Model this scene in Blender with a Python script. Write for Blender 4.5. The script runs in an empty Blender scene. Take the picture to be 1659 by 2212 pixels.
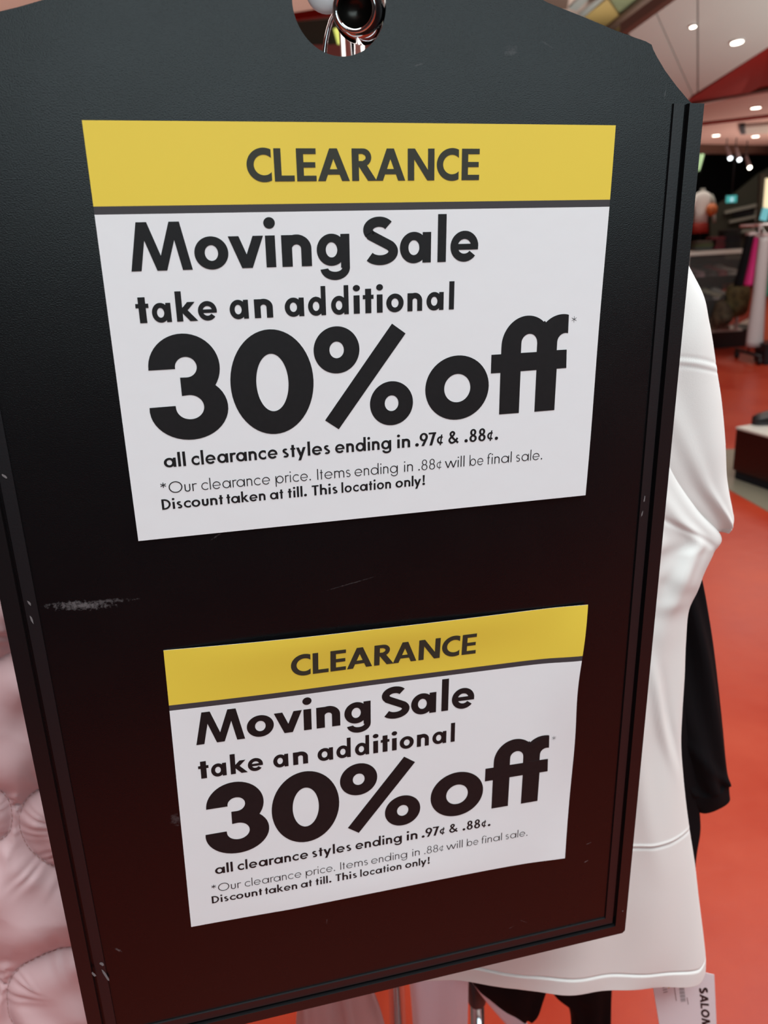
import bpy, bmesh, math, random
import numpy as np
from mathutils import Matrix, Vector
from mathutils.geometry import tessellate_polygon
PI = math.pi
S = bpy.context.scene
C = S.collection
rnd = random.Random(7)

# ------------------------------------------------------------------ camera
FPX, CX, CY, CAMZ = 1696.0, 829.5, 1106.0, 1.45
CAM = Vector((0, 0, CAMZ))
RC = Matrix(((0.998263, 0.058921, 0.0), (-0.019405, 0.328765, -0.944212), (-0.055634, 0.942572, 0.329337)))
cd = bpy.data.cameras.new('camera')
cam = bpy.data.objects.new('camera', cd); C.objects.link(cam)
cd.sensor_fit = 'HORIZONTAL'; cd.sensor_width = 36.0; cd.lens = FPX / 1659 * 36.0
cd.clip_start = 0.02; cd.clip_end = 200
cam.matrix_world = Matrix.Translation(CAM) @ RC.to_4x4()
cd.dof.use_dof = True; cd.dof.focus_distance = 0.47; cd.dof.aperture_fstop = 14.5
S.camera = cam

# ------------------------------------------------------------------ light and exposure
w = bpy.data.worlds.new('world'); S.world = w; w.use_nodes = True
bg = w.node_tree.nodes['Background']; bg.inputs[0].default_value = (0.74, 0.87, 0.87, 1); bg.inputs[1].default_value = 0.5
def area(name, loc, rot, sx, sy, power, col):
    l = bpy.data.lights.new(name, 'AREA'); l.shape = 'RECTANGLE'; l.size = sx; l.size_y = sy; l.energy = power; l.color = col
    o = bpy.data.objects.new(name, l); C.objects.link(o); o.location = loc; o.rotation_euler = rot; return o
area('window_daylight', (4.3, -6.6, 3.02), (math.radians(90), 0, 0), 9.4, 2.55, 158, (0.80, 1.0, 1.06))
area('ceiling_panel_light', (0.6, -0.6, 4.3), (0, 0, 0), 3.5, 2.4, 235, (0.92, 1.0, 1.01))
area('ceiling_panel_light', (3.2, 3.6, 4.3), (0, 0, 0), 3.0, 3.0, 130, (1.0, 0.97, 0.90))
area('ceiling_panel_light', (-3.0, 3.0, 4.3), (0, 0, 0), 3.0, 3.0, 60, (1.0, 0.97, 0.90))
area('ceiling_panel_light', (3.6, 7.2, 2.44), (0, 0, 0), 1.6, 1.0, 26, (1.0, 0.92, 0.82))
area('added_uplight', (3.4, 3.6, .9), (PI, 0, 0), 1.4, 1.4, 50, (0.90, 1.0, 0.97))  # added upward lamps, no fixture behind them, only to brighten the ceilings
area('added_uplight', (-4.6, 11.8, 2.6), (PI, 0, 0), 2.0, 2.0, 28, (1.0, 0.76, 0.66))
area('added_uplight', (-.8, 12.7, 2.9), (PI, 0, 0), 1.4, 1.2, 17, (1.0, 0.76, 0.66))
area('added_uplight', (3.4, 12.7, 3.2), (PI, 0, 0), 2.0, 1.4, 34, (1.0, 0.98, 0.90))
area('added_uplight', (6.0, 10.8, .5), (PI, 0, 0), 1.4, 1.6, 62, (1.0, 0.74, 0.64))
area('shop_interior_light', (6.5, 14.8, 3.0), (0, 0, 0), 4, 3, 60, (1.0, 0.92, 0.80))
S.view_settings.view_transform = 'Standard'; S.view_settings.look = 'None'
S.view_settings.gamma = 1.0; S.view_settings.exposure = 0.0; S.view_settings.use_curve_mapping = False
S.cycles.use_denoising = True
S.cycles.max_bounces = 8
S.cycles.sample_clamp_indirect = 4.0

# ------------------------------------------------------------------ frames and helpers
MB = Matrix(((0.974482, 0.035162, 0.221694, 0.003342), (0.222064, -0.006958, -0.975007, 0.448574),
             (-0.03274, 0.999357, -0.014589, 0.056218 + CAMZ), (0, 0, 0, 1)))   # board frame -> world (X right, Y up, Z to viewer)
MBI = MB.inverted()
def ray(px, py):
    return RC @ Vector((px - CX, CY - py, -FPX))
def atY(px, py, Y):
    r = ray(px, py); return CAM + r * (Y / r.y)
def atZ(px, py, z):
    r = ray(px, py); return CAM + r * ((z - CAMZ) / r.z)
def bp(px, py, z=0.0):
    o = MBI @ CAM; r = MBI.to_3x3() @ ray(px, py); s = (z - o.z) / r.z; return o + r * s   # point of the plane z behind the board
def BW(x, y, z): return MB @ Vector((x, y, z))

def tag(o, label=None, cat=None, group=None, kind=None):
    if label: o['label'] = label
    if cat: o['category'] = cat
    if group: o['group'] = group
    if kind: o['kind'] = kind
    return o
def empty(name, loc, label, cat, group=None, mat=None):
    o = bpy.data.objects.new(name, None); C.objects.link(o)
    if mat is not None: o.matrix_world = mat
    else: o.location = loc
    o.empty_display_size = 0.05
    bpy.context.view_layer.update()
    return tag(o, label, cat, group)
def link(name, me, mats=None, parent=None, smooth=False):
    o = bpy.data.objects.new(name, me); C.objects.link(o)
    if mats:
        for m in (mats if isinstance(mats, (list, tuple)) else [mats]): me.materials.append(m)
    if smooth:
        for p in me.polygons: p.use_smooth = True
    if parent is not None:
        o.parent = parent
    return o
def bmobj(name, bm, mats=None, parent=None, smooth=False):
    """bm is in world coordinates unless the parent is a board-frame empty; it is moved to the parent's frame"""
    me = bpy.data.meshes.new(name); bm.normal_update(); bm.to_mesh(me); bm.free()
    if parent is not None:
        me.transform(parent.matrix_world.inverted())
    return link(name, me, mats, parent, smooth)
def pyobj(name, vs, fs, mats=None, parent=None, smooth=True, world=True, fmats=None):
    me = bpy.data.meshes.new(name); me.from_pydata([tuple(v) for v in vs], [], fs); me.update()
    if parent is not None and world: me.transform(parent.matrix_world.inverted())
    o = link(name, me, mats, parent, smooth)
    if fmats is not None: me.polygons.foreach_set('material_index', fmats)
    return o
def box(bm, c, s, mat=None, bev=0.0):
    r = bmesh.ops.create_cube(bm, size=1.0)
    vs = r['verts']
    bmesh.ops.scale(bm, vec=s, verts=vs)
    if bev > 0:
        es = list({e for v in vs for e in v.link_edges})
        q = bmesh.ops.bevel(bm, geom=es, offset=bev, segments=2, affect='EDGES'); vs = list({v for f in q['faces'] for v in f.verts} | {v for v in vs if v.is_valid})
    if mat is not None: bmesh.ops.transform(bm, matrix=mat, verts=vs)
    bmesh.ops.translate(bm, vec=c, verts=vs)
    return vs
def hexa(bm, p):
    """p: eight points, four below then four above"""
    v = [bm.verts.new(q) for q in p]
    for f in ((3, 2, 1, 0), (4, 5, 6, 7), (0, 1, 5, 4), (1, 2, 6, 5), (2, 3, 7, 6), (3, 0, 4, 7)): bm.faces.new([v[i] for i in f])
    bmesh.ops.recalc_face_normals(bm, faces=bm.faces[:])
def slab(name, poly, th, mat, parent=None):
    """planar polygon (world points) given a thickness vector"""
    bm = bmesh.new(); n = len(poly)
    a = [bm.verts.new(p) for p in poly]; b = [bm.verts.new(Vector(p) + Vector(th)) for p in poly]
    bm.faces.new(a); bm.faces.new(b[::-1])
    for i in range(n): bm.faces.new((a[i], b[i], b[(i + 1) % n], a[(i + 1) % n]))
    bmesh.ops.recalc_face_normals(bm, faces=bm.faces[:])
    return bmobj(name, bm, mat, parent)
def tube(pts, rad, n=16, cap=True):
    """swept tube, returns verts, faces"""
    pts = [Vector(p) for p in pts]; rs = rad if isinstance(rad, (list, tuple)) else [rad] * len(pts)
    vs, fs = [], []; up = None
    for i, p in enumerate(pts):
        t = (pts[min(i + 1, len(pts) - 1)] - pts[max(i - 1, 0)])
        if t.length < 1e-9: t = pts[-1] - pts[0]
        t.normalize()
        if up is None: up = Vector((0, 0, 1)) if abs(t.z) < .9 else Vector((1, 0, 0))
        a = t.cross(up).normalized(); b = a.cross(t).normalized(); up = b
        for k in range(n):
            th = 2 * PI * k / n; vs.append(p + (a * math.cos(th) + b * math.sin(th)) * rs[i])
    for i in range(len(pts) - 1):
        for k in range(n): fs.append((i * n + k, i * n + (k + 1) % n, (i + 1) * n + (k + 1) % n, (i + 1) * n + k))
    if cap:
        fs.append(tuple(range(n))[::-1]); fs.append(tuple((len(pts) - 1) * n + k for k in range(n)))
    return vs, fs
def tubeobj(name, pts, rad, mat, parent=None, n=16, cap=True):
    v, f = tube(pts, rad, n, cap); return pyobj(name, v, f, mat, parent)
def blob(bm, c, r, seg=16, mat=None):
    q = bmesh.ops.create_uvsphere(bm, u_segments=seg, v_segments=max(6, seg // 2), radius=1.0)['verts']
    bmesh.ops.scale(bm, vec=r, verts=q)
    if mat is not None: bmesh.ops.transform(bm, matrix=mat, verts=q)
    bmesh.ops.translate(bm, vec=c, verts=q)

# ------------------------------------------------------------------ materials
def M(name, col, rough=0.5, metal=0.0, spec=0.5, noise=None, bump=None, emit=None, alpha=None, trans=0.0, sheen=0.0, coat=0.0):
    m = bpy.data.materials.new(name); m.use_nodes = True; nt = m.node_tree; b = nt.nodes['Principled BSDF']
    b.inputs['Base Color'].default_value = (*col, 1); b.inputs['Roughness'].default_value = rough
    b.inputs['Metallic'].default_value = metal; b.inputs['Specular IOR Level'].default_value = spec
    b.inputs['Transmission Weight'].default_value = trans; b.inputs['Sheen Weight'].default_value = sheen
    b.inputs['Coat Weight'].default_value = coat
    if alpha is not None: b.inputs['Alpha'].default_value = alpha
    tc = nt.nodes.new('ShaderNodeTexCoord')
    if noise:
        sc, amt, c2 = noise
        n = nt.nodes.new('ShaderNodeTexNoise'); n.inputs['Scale'].default_value = sc; n.inputs['Detail'].default_value = 6
        nt.links.new(tc.outputs['Object'], n.inputs['Vector'])
        mr = nt.nodes.new('ShaderNodeMapRange'); mr.inputs[1].default_value = .35; mr.inputs[2].default_value = .7; mr.inputs[4].default_value = amt
        nt.links.new(n.outputs['Fac'], mr.inputs[0])
        mx = nt.nodes.new('ShaderNodeMix'); mx.data_type = 'RGBA'
        mx.inputs[6].default_value = (*col, 1); mx.inputs[7].default_value = (*c2, 1)
        nt.links.new(mr.outputs[0], mx.inputs[0]); nt.links.new(mx.outputs[2], b.inputs['Base Color'])
    if bump:
        sc, st, dist = bump
        n = nt.nodes.new('ShaderNodeTexNoise'); n.inputs['Scale'].default_value = sc; n.inputs['Detail'].default_value = 3
        nt.links.new(tc.outputs['Object'], n.inputs['Vector'])
        bu = nt.nodes.new('ShaderNodeBump'); bu.inputs['Strength'].default_value = st; bu.inputs['Distance'].default_value = dist
        nt.links.new(n.outputs['Fac'], bu.inputs['Height']); nt.links.new(bu.outputs['Normal'], b.inputs['Normal'])
    if emit:
        b.inputs['Emission Color'].default_value = (*emit[0], 1); b.inputs['Emission Strength'].default_value = emit[1]
    return m
m_rail = M('black satin plastic', (0.004, 0.0042, 0.005), .32, bump=(900, .12, .0004))
m_lip = M('charcoal satin plastic', (0.0065, 0.007, 0.0085), .36, bump=(900, .12, .0004))
m_white_print = M('white copy paper', (0.785, 0.83, 0.855), .55, spec=.35, bump=(60, .05, .002))
m_yellow = M('yellow print', (0.80, 0.63, 0.070), .45, spec=.35, noise=(9, .5, (0.77, 0.60, 0.068)))
m_bar = M('dark grey print', (0.050, 0.048, 0.053), .5, spec=.3)
m_ink = M('black ink', (0.0065, 0.007, 0.008), .5, spec=.3, noise=(400, .5, (0.010, .0105, .012)))
m_ink2 = M('olive black ink', (0.034, 0.037, 0.026), .5, spec=.3)
m_ink3 = M('fine print ink', (0.016, 0.016, 0.018), .5, spec=.3)
m_chrome = M('chrome', (0.72, 0.72, 0.74), .07, metal=1.0)
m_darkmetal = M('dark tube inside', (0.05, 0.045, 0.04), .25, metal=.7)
m_blackpl = M('black plastic', (0.012, 0.012, 0.014), .4)
m_tee = M('white jersey', (0.775, 0.785, 0.765), .85, spec=.2, sheen=.2, bump=(1100, .12, .0006))
m_tee_in = M('white ribbed jersey', (0.82, 0.795, 0.755), .85, spec=.2, sheen=.2, bump=(1100, .15, .0006))
m_black = M('black jersey', (0.004, 0.004, 0.005), .85, spec=.12, bump=(900, .2, .0006))
m_navy = M('black nylon', (0.006, 0.0065, 0.010), .6, spec=.25)
m_lav = M('pale lavender jersey', (0.78, 0.74, 0.82), .8, spec=.2, bump=(900, .2, .0006))
m_pinkgrey = M('dusty pink cloth', (0.52, 0.35, 0.35), .7, spec=.3, bump=(50, .3, .004))
m_pink = M('dusty pink nylon', (0.64, 0.43, 0.445), .42, spec=.45, noise=(14, .5, (0.67, 0.45, 0.465)), bump=(35, .22, .004))
m_thread = M('pale pink thread', (0.55, 0.34, 0.33), .6)
m_tagc = M('white card', (0.74, 0.74, 0.78), .5, spec=.4)
m_orange_cloth = M('orange cloth', (0.48, 0.07, 0.02), .7)

def panel_mat():
    m = M('black textured plastic', (0.0020, 0.0022, 0.0030), .28, spec=.42)
    nt = m.node_tree; b = nt.nodes['Principled BSDF']; tc = nt.nodes.new('ShaderNodeTexCoord')
    n1 = nt.nodes.new('ShaderNodeTexNoise'); n1.inputs['Scale'].default_value = 1500; n1.inputs['Detail'].default_value = 2
    nt.links.new(tc.outputs['Object'], n1.inputs['Vector'])
    bu = nt.nodes.new('ShaderNodeBump'); bu.inputs['Strength'].default_value = .22; bu.inputs['Distance'].default_value = .0004
    nt.links.new(n1.outputs['Fac'], bu.inputs['Height']); nt.links.new(bu.outputs['Normal'], b.inputs['Normal'])
    # worn smudges and scratches, each with its own place on the panel
    marks = [((175, 1308), (.0200, .0034), -6, 190, .85), ((235, 1298), (.016, .0014), -4, 260, .55), ((108, 2047), (.0035, .0009), -55, 200, .8),
             ((1271, 1822), (.0032, .0006), 12, 200, .8), ((1266, 1861), (.0026, .0006), 22, 200, .8), ((1385, 1075), (.0007, .006), 0, 200, .7),
             ((380, 1770), (.0040, .0065), 0, 330, .30), ((468, 1158), (.006, .0006), 30, 200, .35), ((1090, 1078), (.016, .0016), 5, 300, .28),
             ((255, 2052), (.0038, .0010), -50, 260, .8), ((706, 1990), (.0005, .0035), -6, 200, .35), ((1130, 1990), (.004, .0005), -35, 200, .3),
             ((760, 1260), (.020, .0005), 10, 120, .25), ((1105, 2003), (.004, .0005), 20, 200, .3), ((1437, 200), (.0004, .005), -2, 200, .3), ((1105, 112), (.0045, .0035), 20, 260, .22), ((905, 140), (.004, .0006), 15, 200, .25), ((1180, 95), (.005, .0006), -25, 200, .18)]
    nz = nt.nodes.new('ShaderNodeTexNoise'); nz.inputs['Scale'].default_value = 420; nz.inputs['Detail'].default_value = 5; nz.inputs['Roughness'].default_value = .7
    nt.links.new(tc.outputs['Object'], nz.inputs['Vector'])
    acc = None
    for (px, py), (rx, ry), ang, sc, st in marks:
        p = bp(px, py, 0)
        mp = nt.nodes.new('ShaderNodeMapping'); mp.vector_type = 'TEXTURE'
        mp.inputs['Location'].default_value = (p.x, p.y, 0); mp.inputs['Rotation'].default_value = (0, 0, math.radians(ang)); mp.inputs['Scale'].default_value = (rx, ry, 1)
        nt.links.new(tc.outputs['Object'], mp.inputs['Vector'])
        ln = nt.nodes.new('ShaderNodeVectorMath'); ln.operation = 'LENGTH'; nt.links.new(mp.outputs[0], ln.inputs[0])
        a = nt.nodes.new('ShaderNodeMath'); a.operation = 'SUBTRACT'; a.inputs[0].default_value = 1.15; nt.links.new(ln.outputs['Value'], a.inputs[1])
        bb = nt.nodes.new('ShaderNodeMath'); bb.operation = 'MULTIPLY_ADD'; nt.links.new(nz.outputs['Fac'], bb.inputs[0]); bb.inputs[1].default_value = 3.2; bb.inputs[2].default_value = -1.75
        cc = nt.nodes.new('ShaderNodeMath'); cc.operation = 'ADD'; nt.links.new(a.outputs[0], cc.inputs[0]); nt.links.new(bb.outputs[0], cc.inputs[1])
        mr = nt.nodes.new('ShaderNodeMapRange'); mr.inputs[1].default_value = .15; mr.inputs[2].default_value = .9; mr.inputs[3].default_value = 0; mr.inputs[4].default_value = st
        nt.links.new(cc.outputs[0], mr.inputs[0])
        # keep inside the ellipse
        g = nt.nodes.new('ShaderNodeMath'); g.operation = 'MULTIPLY'; ins = nt.nodes.new('ShaderNodeMapRange'); ins.inputs[1].default_value = 1.25; ins.inputs[2].default_value = .9
        nt.links.new(ln.outputs['Value'], ins.inputs[0]); nt.links.new(mr.outputs[0], g.inputs[0]); nt.links.new(ins.outputs[0], g.inputs[1])
        if acc is None: acc = g
        else:
            mx = nt.nodes.new('ShaderNodeMath'); mx.operation = 'MAXIMUM'; nt.links.new(acc.outputs[0], mx.inputs[0]); nt.links.new(g.outputs[0], mx.inputs[1]); acc = mx
    mix = nt.nodes.new('ShaderNodeMix'); mix.data_type = 'RGBA'; mix.inputs[6].default_value = (0.0022, 0.0022, 0.0028, 1); mix.inputs[7].default_value = (0.13, 0.125, 0.13, 1)
    nt.links.new(acc.outputs[0], mix.inputs[0]); nt.links.new(mix.outputs[2], b.inputs['Base Color'])
    # faint broad handling wear in the gloss
    n2 = nt.nodes.new('ShaderNodeTexNoise'); n2.inputs['Scale'].default_value = 22; n2.inputs['Detail'].default_value = 6; nt.links.new(tc.outputs['Object'], n2.inputs['Vector'])
    r2 = nt.nodes.new('ShaderNodeMapRange'); r2.inputs[3].default_value = .235; r2.inputs[4].default_value = .31; nt.links.new(n2.outputs['Fac'], r2.inputs[0]); nt.links.new(r2.outputs[0], b.inputs['Roughness'])
    return m
m_panel = panel_mat()

def floor_mat():
    m = M('polished red concrete', (0.40, 0.06, 0.03), .30, spec=.28)
    nt = m.node_tree; b = nt.nodes['Principled BSDF']; tc = nt.nodes.new('ShaderNodeTexCoord')
    n = nt.nodes.new('ShaderNodeTexNoise'); n.inputs['Scale'].default_value = 1.6; n.inputs['Detail'].default_value = 9; n.inputs['Roughness'].default_value = .62
    nt.links.new(tc.outputs['Object'], n.inputs['Vector'])
    cr = nt.nodes.new('ShaderNodeValToRGB'); e = cr.color_ramp.elements
    e[0].position = .32; e[0].color = (0.36, 0.025, 0.0085, 1); e[1].position = .70; e[1].color = (0.47, 0.064, 0.029, 1)
    nt.links.new(n.outputs['Fac'], cr.inputs[0]); nt.links.new(cr.outputs[0], b.inputs['Base Color'])
    r = nt.nodes.new('ShaderNodeMapRange'); r.inputs[3].default_value = .22; r.inputs[4].default_value = .42; nt.links.new(n.outputs['Fac'], r.inputs[0]); nt.links.new(r.outputs[0], b.inputs['Roughness'])
    n3 = nt.nodes.new('ShaderNodeTexNoise'); n3.inputs['Scale'].default_value = 14; nt.links.new(tc.outputs['Object'], n3.inputs['Vector'])
    bu = nt.nodes.new('ShaderNodeBump'); bu.inputs['Strength'].default_value = .08; bu.inputs['Distance'].default_value = .01
    nt.links.new(n3.outputs['Fac'], bu.inputs['Height']); nt.links.new(bu.outputs['Normal'], b.inputs['Normal'])
    return m
m_floor = floor_mat()
m_stripe = M('grey green floor paint', (0.21, 0.20, 0.15), .3, noise=(3, .6, (0.25, 0.23, 0.17)))
m_ceil = M('white ceiling with pink bounce', (0.70, 0.53, 0.47), .6, noise=(.4, .4, (.65, .49, .43)))  # white ceiling; pink light bounced off the red floor is put into its colour
m_facet = M('pale grey ceiling panel', (0.57, 0.66, 0.62), .6)
m_wall = M('grey wall paint', (0.30, 0.28, 0.26), .7)
m_wallb = M('dim wall paint', (0.05, 0.045, 0.045), .6)
m_red = M('red painted steel', (0.30, 0.010, 0.005), .8, spec=.1)
m_brown = M('brown edge trim', (0.10, 0.055, 0.04), .5)
m_beige = M('beige trim', (0.42, 0.30, 0.22), .5)
m_shopdark = M('black shop wall', (0.006, 0.006, 0.0065), .8, spec=.1)
m_olivewall = M('dark olive shop wall', (0.05, 0.048, 0.036), .8, spec=.1)
m_joint = M('panel joint', (0.12, 0.10, 0.09), .7)
m_lamp = M('lamp lens', (1, 1, 1), .5, emit=((1.0, 0.93, 0.78), 9.0))
m_spot = M('cool spot lens', (1, 1, 1), .5, emit=((0.85, 0.95, 1.0), 4.5))
m_lampring = M('white lamp ring', (0.8, 0.78, 0.74), .4)
m_exit = M('exit sign screen', (0.05, 0.4, 0.4), .4, emit=((0.08, 0.42, 0.40), .6))
m_daywin = M('lit green window', (0.3, 0.4, 0.2), .4, emit=((0.60, 0.82, 0.42), 1.1))
m_tealwin = M('lit teal panel', (0.1, 0.3, 0.35), .4, emit=((0.12, 0.42, 0.46), .8))
m_glassgreen = M('greenish ceiling glass', (0.22, 0.23, 0.13), .25, noise=(2.5, .8, (0.13, 0.14, 0.09)))
m_mustard = M('mustard panel', (0.30, 0.20, 0.07), .5)
m_silver = M('brushed aluminium', (0.5, 0.5, 0.48), .35, metal=.6)
m_glass = M('clear glass', (0.9, 0.95, 0.92), .03, alpha=.03, spec=.15)
m_clear = M('frosted hanger plastic', (0.80, 0.86, 0.88), .22, spec=.6, trans=.45)
m_redbrown = M('dark maroon laminate', (0.010, 0.0035, 0.0035), .3)
m_whitelam = M('pale grey laminate', (0.55, 0.55, 0.50), .4)

# ================================================================== the room
def struct(o): o['kind'] = 'structure'; return o
struct(slab('floor', [(-7, -7, 0), (14, -7, 0), (14, 22, 0), (-7, 22, 0)], (0, 0, -.1), m_floor))
# grey stripe let into the red floor
st = [atZ(1380, 975, 0), atZ(1552, 973, 0), atZ(1659, 968, 0), atZ(1800, 966, 0), atZ(1800, 1182, 0), atZ(1659, 1105, 0), atZ(1560, 1050, 0), atZ(1380, 950+10, 0)]
st = [atZ(1400, 974, 0), atZ(1760, 968, 0), atZ(1760, 1160, 0), atZ(1660, 1106, 0), atZ(1558, 1049, 0), atZ(1480, 1006, 0)]
struct(slab('trim_1', [(p.x, p.y, .003) for p in st], (0, 0, -.02), m_stripe))
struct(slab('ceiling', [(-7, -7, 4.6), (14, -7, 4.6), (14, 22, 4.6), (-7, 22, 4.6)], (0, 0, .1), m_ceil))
struct(slab('wall_left', [(-7, -7, 0), (-7, 22, 0), (-7, 22, 4.6), (-7, -7, 4.6)], (-.1, 0, 0), m_wall))
struct(slab('wall_right', [(14, -7, 0), (14, 22, 0), (14, 22, 4.6), (14, -7, 4.6)], (.1, 0, 0), m_wall))
struct(slab('wall_front', [(-7, 22, 0), (14, 22, 0), (14, 22, 4.6), (-7, 22, 4.6)], (0, .1, 0), m_wallb))
# wall behind the photographer with its long daylight window
bm = bmesh.new()
for (x0, x1, z0, z1) in [(-7, 14, 0, 1.7), (-7, 14, 4.3, 4.6), (-7, -.6, 1.7, 4.3), (9.5, 14, 1.7, 4.3)]:
    box(bm, ((x0 + x1) / 2, -7.05, (z0 + z1) / 2), (x1 - x0, .1, z1 - z0))
struct(bmobj('wall_back', bm, m_wallb))
# added unseen block behind the camera; its reflection darkens the board's middle
bm = bmesh.new(); box(bm, (.5, -1.5, .52), (3.2, .35, 1.04), bev=.02); struct(bmobj('added_dark_block', bm, M('added block charcoal', (.05, .042, .05), .6)))
bm = bmesh.new()
for k in range(5): box(bm, (-.6 + 2.5 * k, -7.05, 3.0), (.08, .12, 2.6))
struct(bmobj('window_1', bm, m_brown))

# -------- low soffit with downlights in front of the shop, its red fascia and the white faceted panel
ZS = 2.50
def P(px, py, z=ZS): return atZ(px, py, z)
a0 = P(1380, 246); a1 = P(1800, 172); b1 = P(1830, 318); b0 = P(1300, 309)
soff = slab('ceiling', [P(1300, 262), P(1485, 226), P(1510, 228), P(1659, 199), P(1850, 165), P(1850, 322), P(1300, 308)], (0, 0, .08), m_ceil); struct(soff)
# red strip dropping under the soffit
def barline(name, p, q, wd, ht, mat, parent=None, up=Vector((0, 0, 1))):
    p = Vector(p); q = Vector(q); d = (q - p).normalized(); s = d.cross(up).normalized() * wd / 2; u = up * ht
    bm = bmesh.new(); hexa(bm, [p - s, p + s, q + s, q - s, p - s + u, p + s + u, q + s + u, q - s + u]); return bmobj(name, bm, mat, parent)
struct(barline('trim_2', P(1300, 296, 2.47), P(1850, 232, 2.47), .05, .04, m_red))
struct(barline('trim_3', P(1490, 228, 2.46), P(1900, 150, 2.46), .04, .05, m_brown))
# header over the shop opening
hd0 = P(1250, 306); hd1 = P(1850, 318)
struct(slab('trim_4', [hd0 + Vector((0, 0, .1)), hd1 + Vector((0, 0, .1)), hd1 + Vector((0, 0, -.11)), hd0 + Vector((0, 0, -.11))], (0, .25, 0), m_brown))
# white faceted panel: a tilted plane through three points
p0 = atY(1484, 219, 6.4); p1 = atY(1659, 103, 5.4); p2 = atY(1355, 70, 4.9)
nn = (p1 - p0).cross(p2 - p0).normalized()
def onP(px, py):
    r = ray(px, py); return CAM + r * (nn.dot(p0 - CAM) / nn.dot(r))
fac = empty('faceted_ceiling_panel', onP(1500, 100), 'white faceted ceiling panel slanting above the sign board with thin joints', 'ceiling panel')
upv = nn if nn.z > 0 else -nn
slab('panel', [onP(1355, 70), onP(1415, 26.5), onP(1495, 206), onP(1484, 219)], upv * .05, m_facet, fac)
slab('panel', [onP(1417, 25), onP(1506, -40), onP(1506, 90), onP(1506, 199), onP(1497, 205.5)], upv * .05, m_facet, fac)
slab('panel', [onP(1508.5, -42), onP(1700, -100), onP(1700, 76), onP(1508.5, 198)], upv * .05, m_facet, fac)
slab('backing', [onP(1355, 70) + upv * .03, onP(1506, -40) + upv * .03, onP(1700, -100) + upv * .03, onP(1700, 76) + upv * .03, onP(1484, 219) + upv * .03], upv * .03, m_joint, fac)
barline('edge_trim', onP(1347, 74), onP(1530, -59), .05, .05, m_brown, fac)
# red fascia between panel and soffit
fa = [onP(1484, 219), onP(1700, 76), onP(1900, -56), P(1900, 156), P(1659, 200), P(1486, 227)]
struct(slab('trim_5', [fa[0], fa[1], fa[2], fa[3], fa[4], fa[5]], (0, .06, .02), m_red))
# higher ceiling glazing and stripes beyond the panel
gz = empty('ceiling_glazing', atZ(1300, 20, 4.4), 'greenish glass ceiling glazing with mustard pane above the board corner', 'ceiling panel')
def cq(name, pts, mat, z=4.4): return slab(name, [atZ(x, y, z) for x, y in pts], (0, 0, .03), mat, gz)
cq('pane', [(1338, 42), (1318, 4), (1330, -40), (1500, -60), (1372, 68)], m_glassgreen)
cq('pane', [(1262, 38), (1312, -2), (1348, 48), (1368, 66), (1330, 68)], m_mustard, 4.37)
cq('pane', [(1150, 30), (1225, 20), (1240, -60), (1100, -60)], m_brown, 4.41)
cq('slat', [(1228, 18), (1260, -12), (1282, -12), (1246, 24)], m_silver)
cq('slat', [(1250, 32), (1306, -12), (1316, -12), (1262, 37)], m_silver, 4.38)
barline('edge_trim', atZ(1318, 66, 4.3), atZ(1440, -30, 4.3), .14, .06, m_brown, gz)

# -------- red beam and trims seen through the hole of the sign
struct(barline('trim_6', atZ(560, 63, 4.0), atZ(900, 10, 4.0), .30, .08, m_red))
struct(barline('trim_7', atZ(560, 63, 3.98), atZ(900, 22, 3.98), .12, .02, m_beige))
struct(slab('trim_8', [atY(500, 58, 9.8), atY(950, 22, 9.8), atY(950, 95, 9.8), atY(500, 104, 9.8)], (0, .1, 0), m_olivewall))
struct(slab('trim_9', [atY(500, 100, 9.7), atY(950, 92, 9.7), atY(950, 190, 9.7), atY(500, 190, 9.7)], (0, .1, 0), M('dull red band', (.22, .035, .02), .5)))
barg = M('lit yellow green strip', (0.6, .7, .15), .4, emit=((.72, .80, .18), .9))
tag(barline('light_strip', atY(727, 60, 9.76), atY(737, 96, 9.76), .07, .03, barg, up=Vector((0, 1, 0))), 'yellow green lit strip hanging high behind the hook hole', 'light')

# -------- downlights
def downlight(px, py, label, z=ZS, on=None, r=.062):
    c = onP(px, py) - upv * .004 if on else atZ(px, py, z - .004)
    nrm = -upv if on else Vector((0, 0, -1))
    e = empty('downlight', c, label, 'ceiling light', 'round downlights over the shop')
    tubeobj('trim_ring', [c - nrm * .004, c + nrm * .006], [r * 1.18, r * 1.12], m_lampring, e, 28)
    tubeobj('lens', [c + nrm * .004, c + nrm * .009], [r, r * .92], m_lamp, e, 28)
    return e
downlight(1592, 88, 'bright oval downlight in the white faceted panel, its larger one', on=True, r=.036)
downlight(1497, 54, 'small downlight in the white faceted panel near its joint', on=True, r=.017)
downlight(1633, 232, 'downlight in the pink-lit soffit just under the red fascia', r=.048)
downlight(1547, 292, 'downlight at the soffit front above the green-lit window', r=.048)
downlight(1632, 294, 'downlight at the soffit front beside the grey slot fixture', r=.048)
ff = empty('slot_fixture', P(1630, 280), 'pale grey rectangular slot fixture with black end on the soffit', 'ceiling light')
slab('housing', [P(1609, 275, 2.46), P(1760, 262, 2.46), P(1760, 284, 2.46), P(1611, 290, 2.46)], (0, 0, .035), m_whitelam, ff)
slab('end_cap', [P(1597, 275, 2.455), P(1609, 274, 2.455), P(1611, 290, 2.455), P(1599, 291, 2.455)], (0, 0, .04), m_blackpl, ff)

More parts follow.
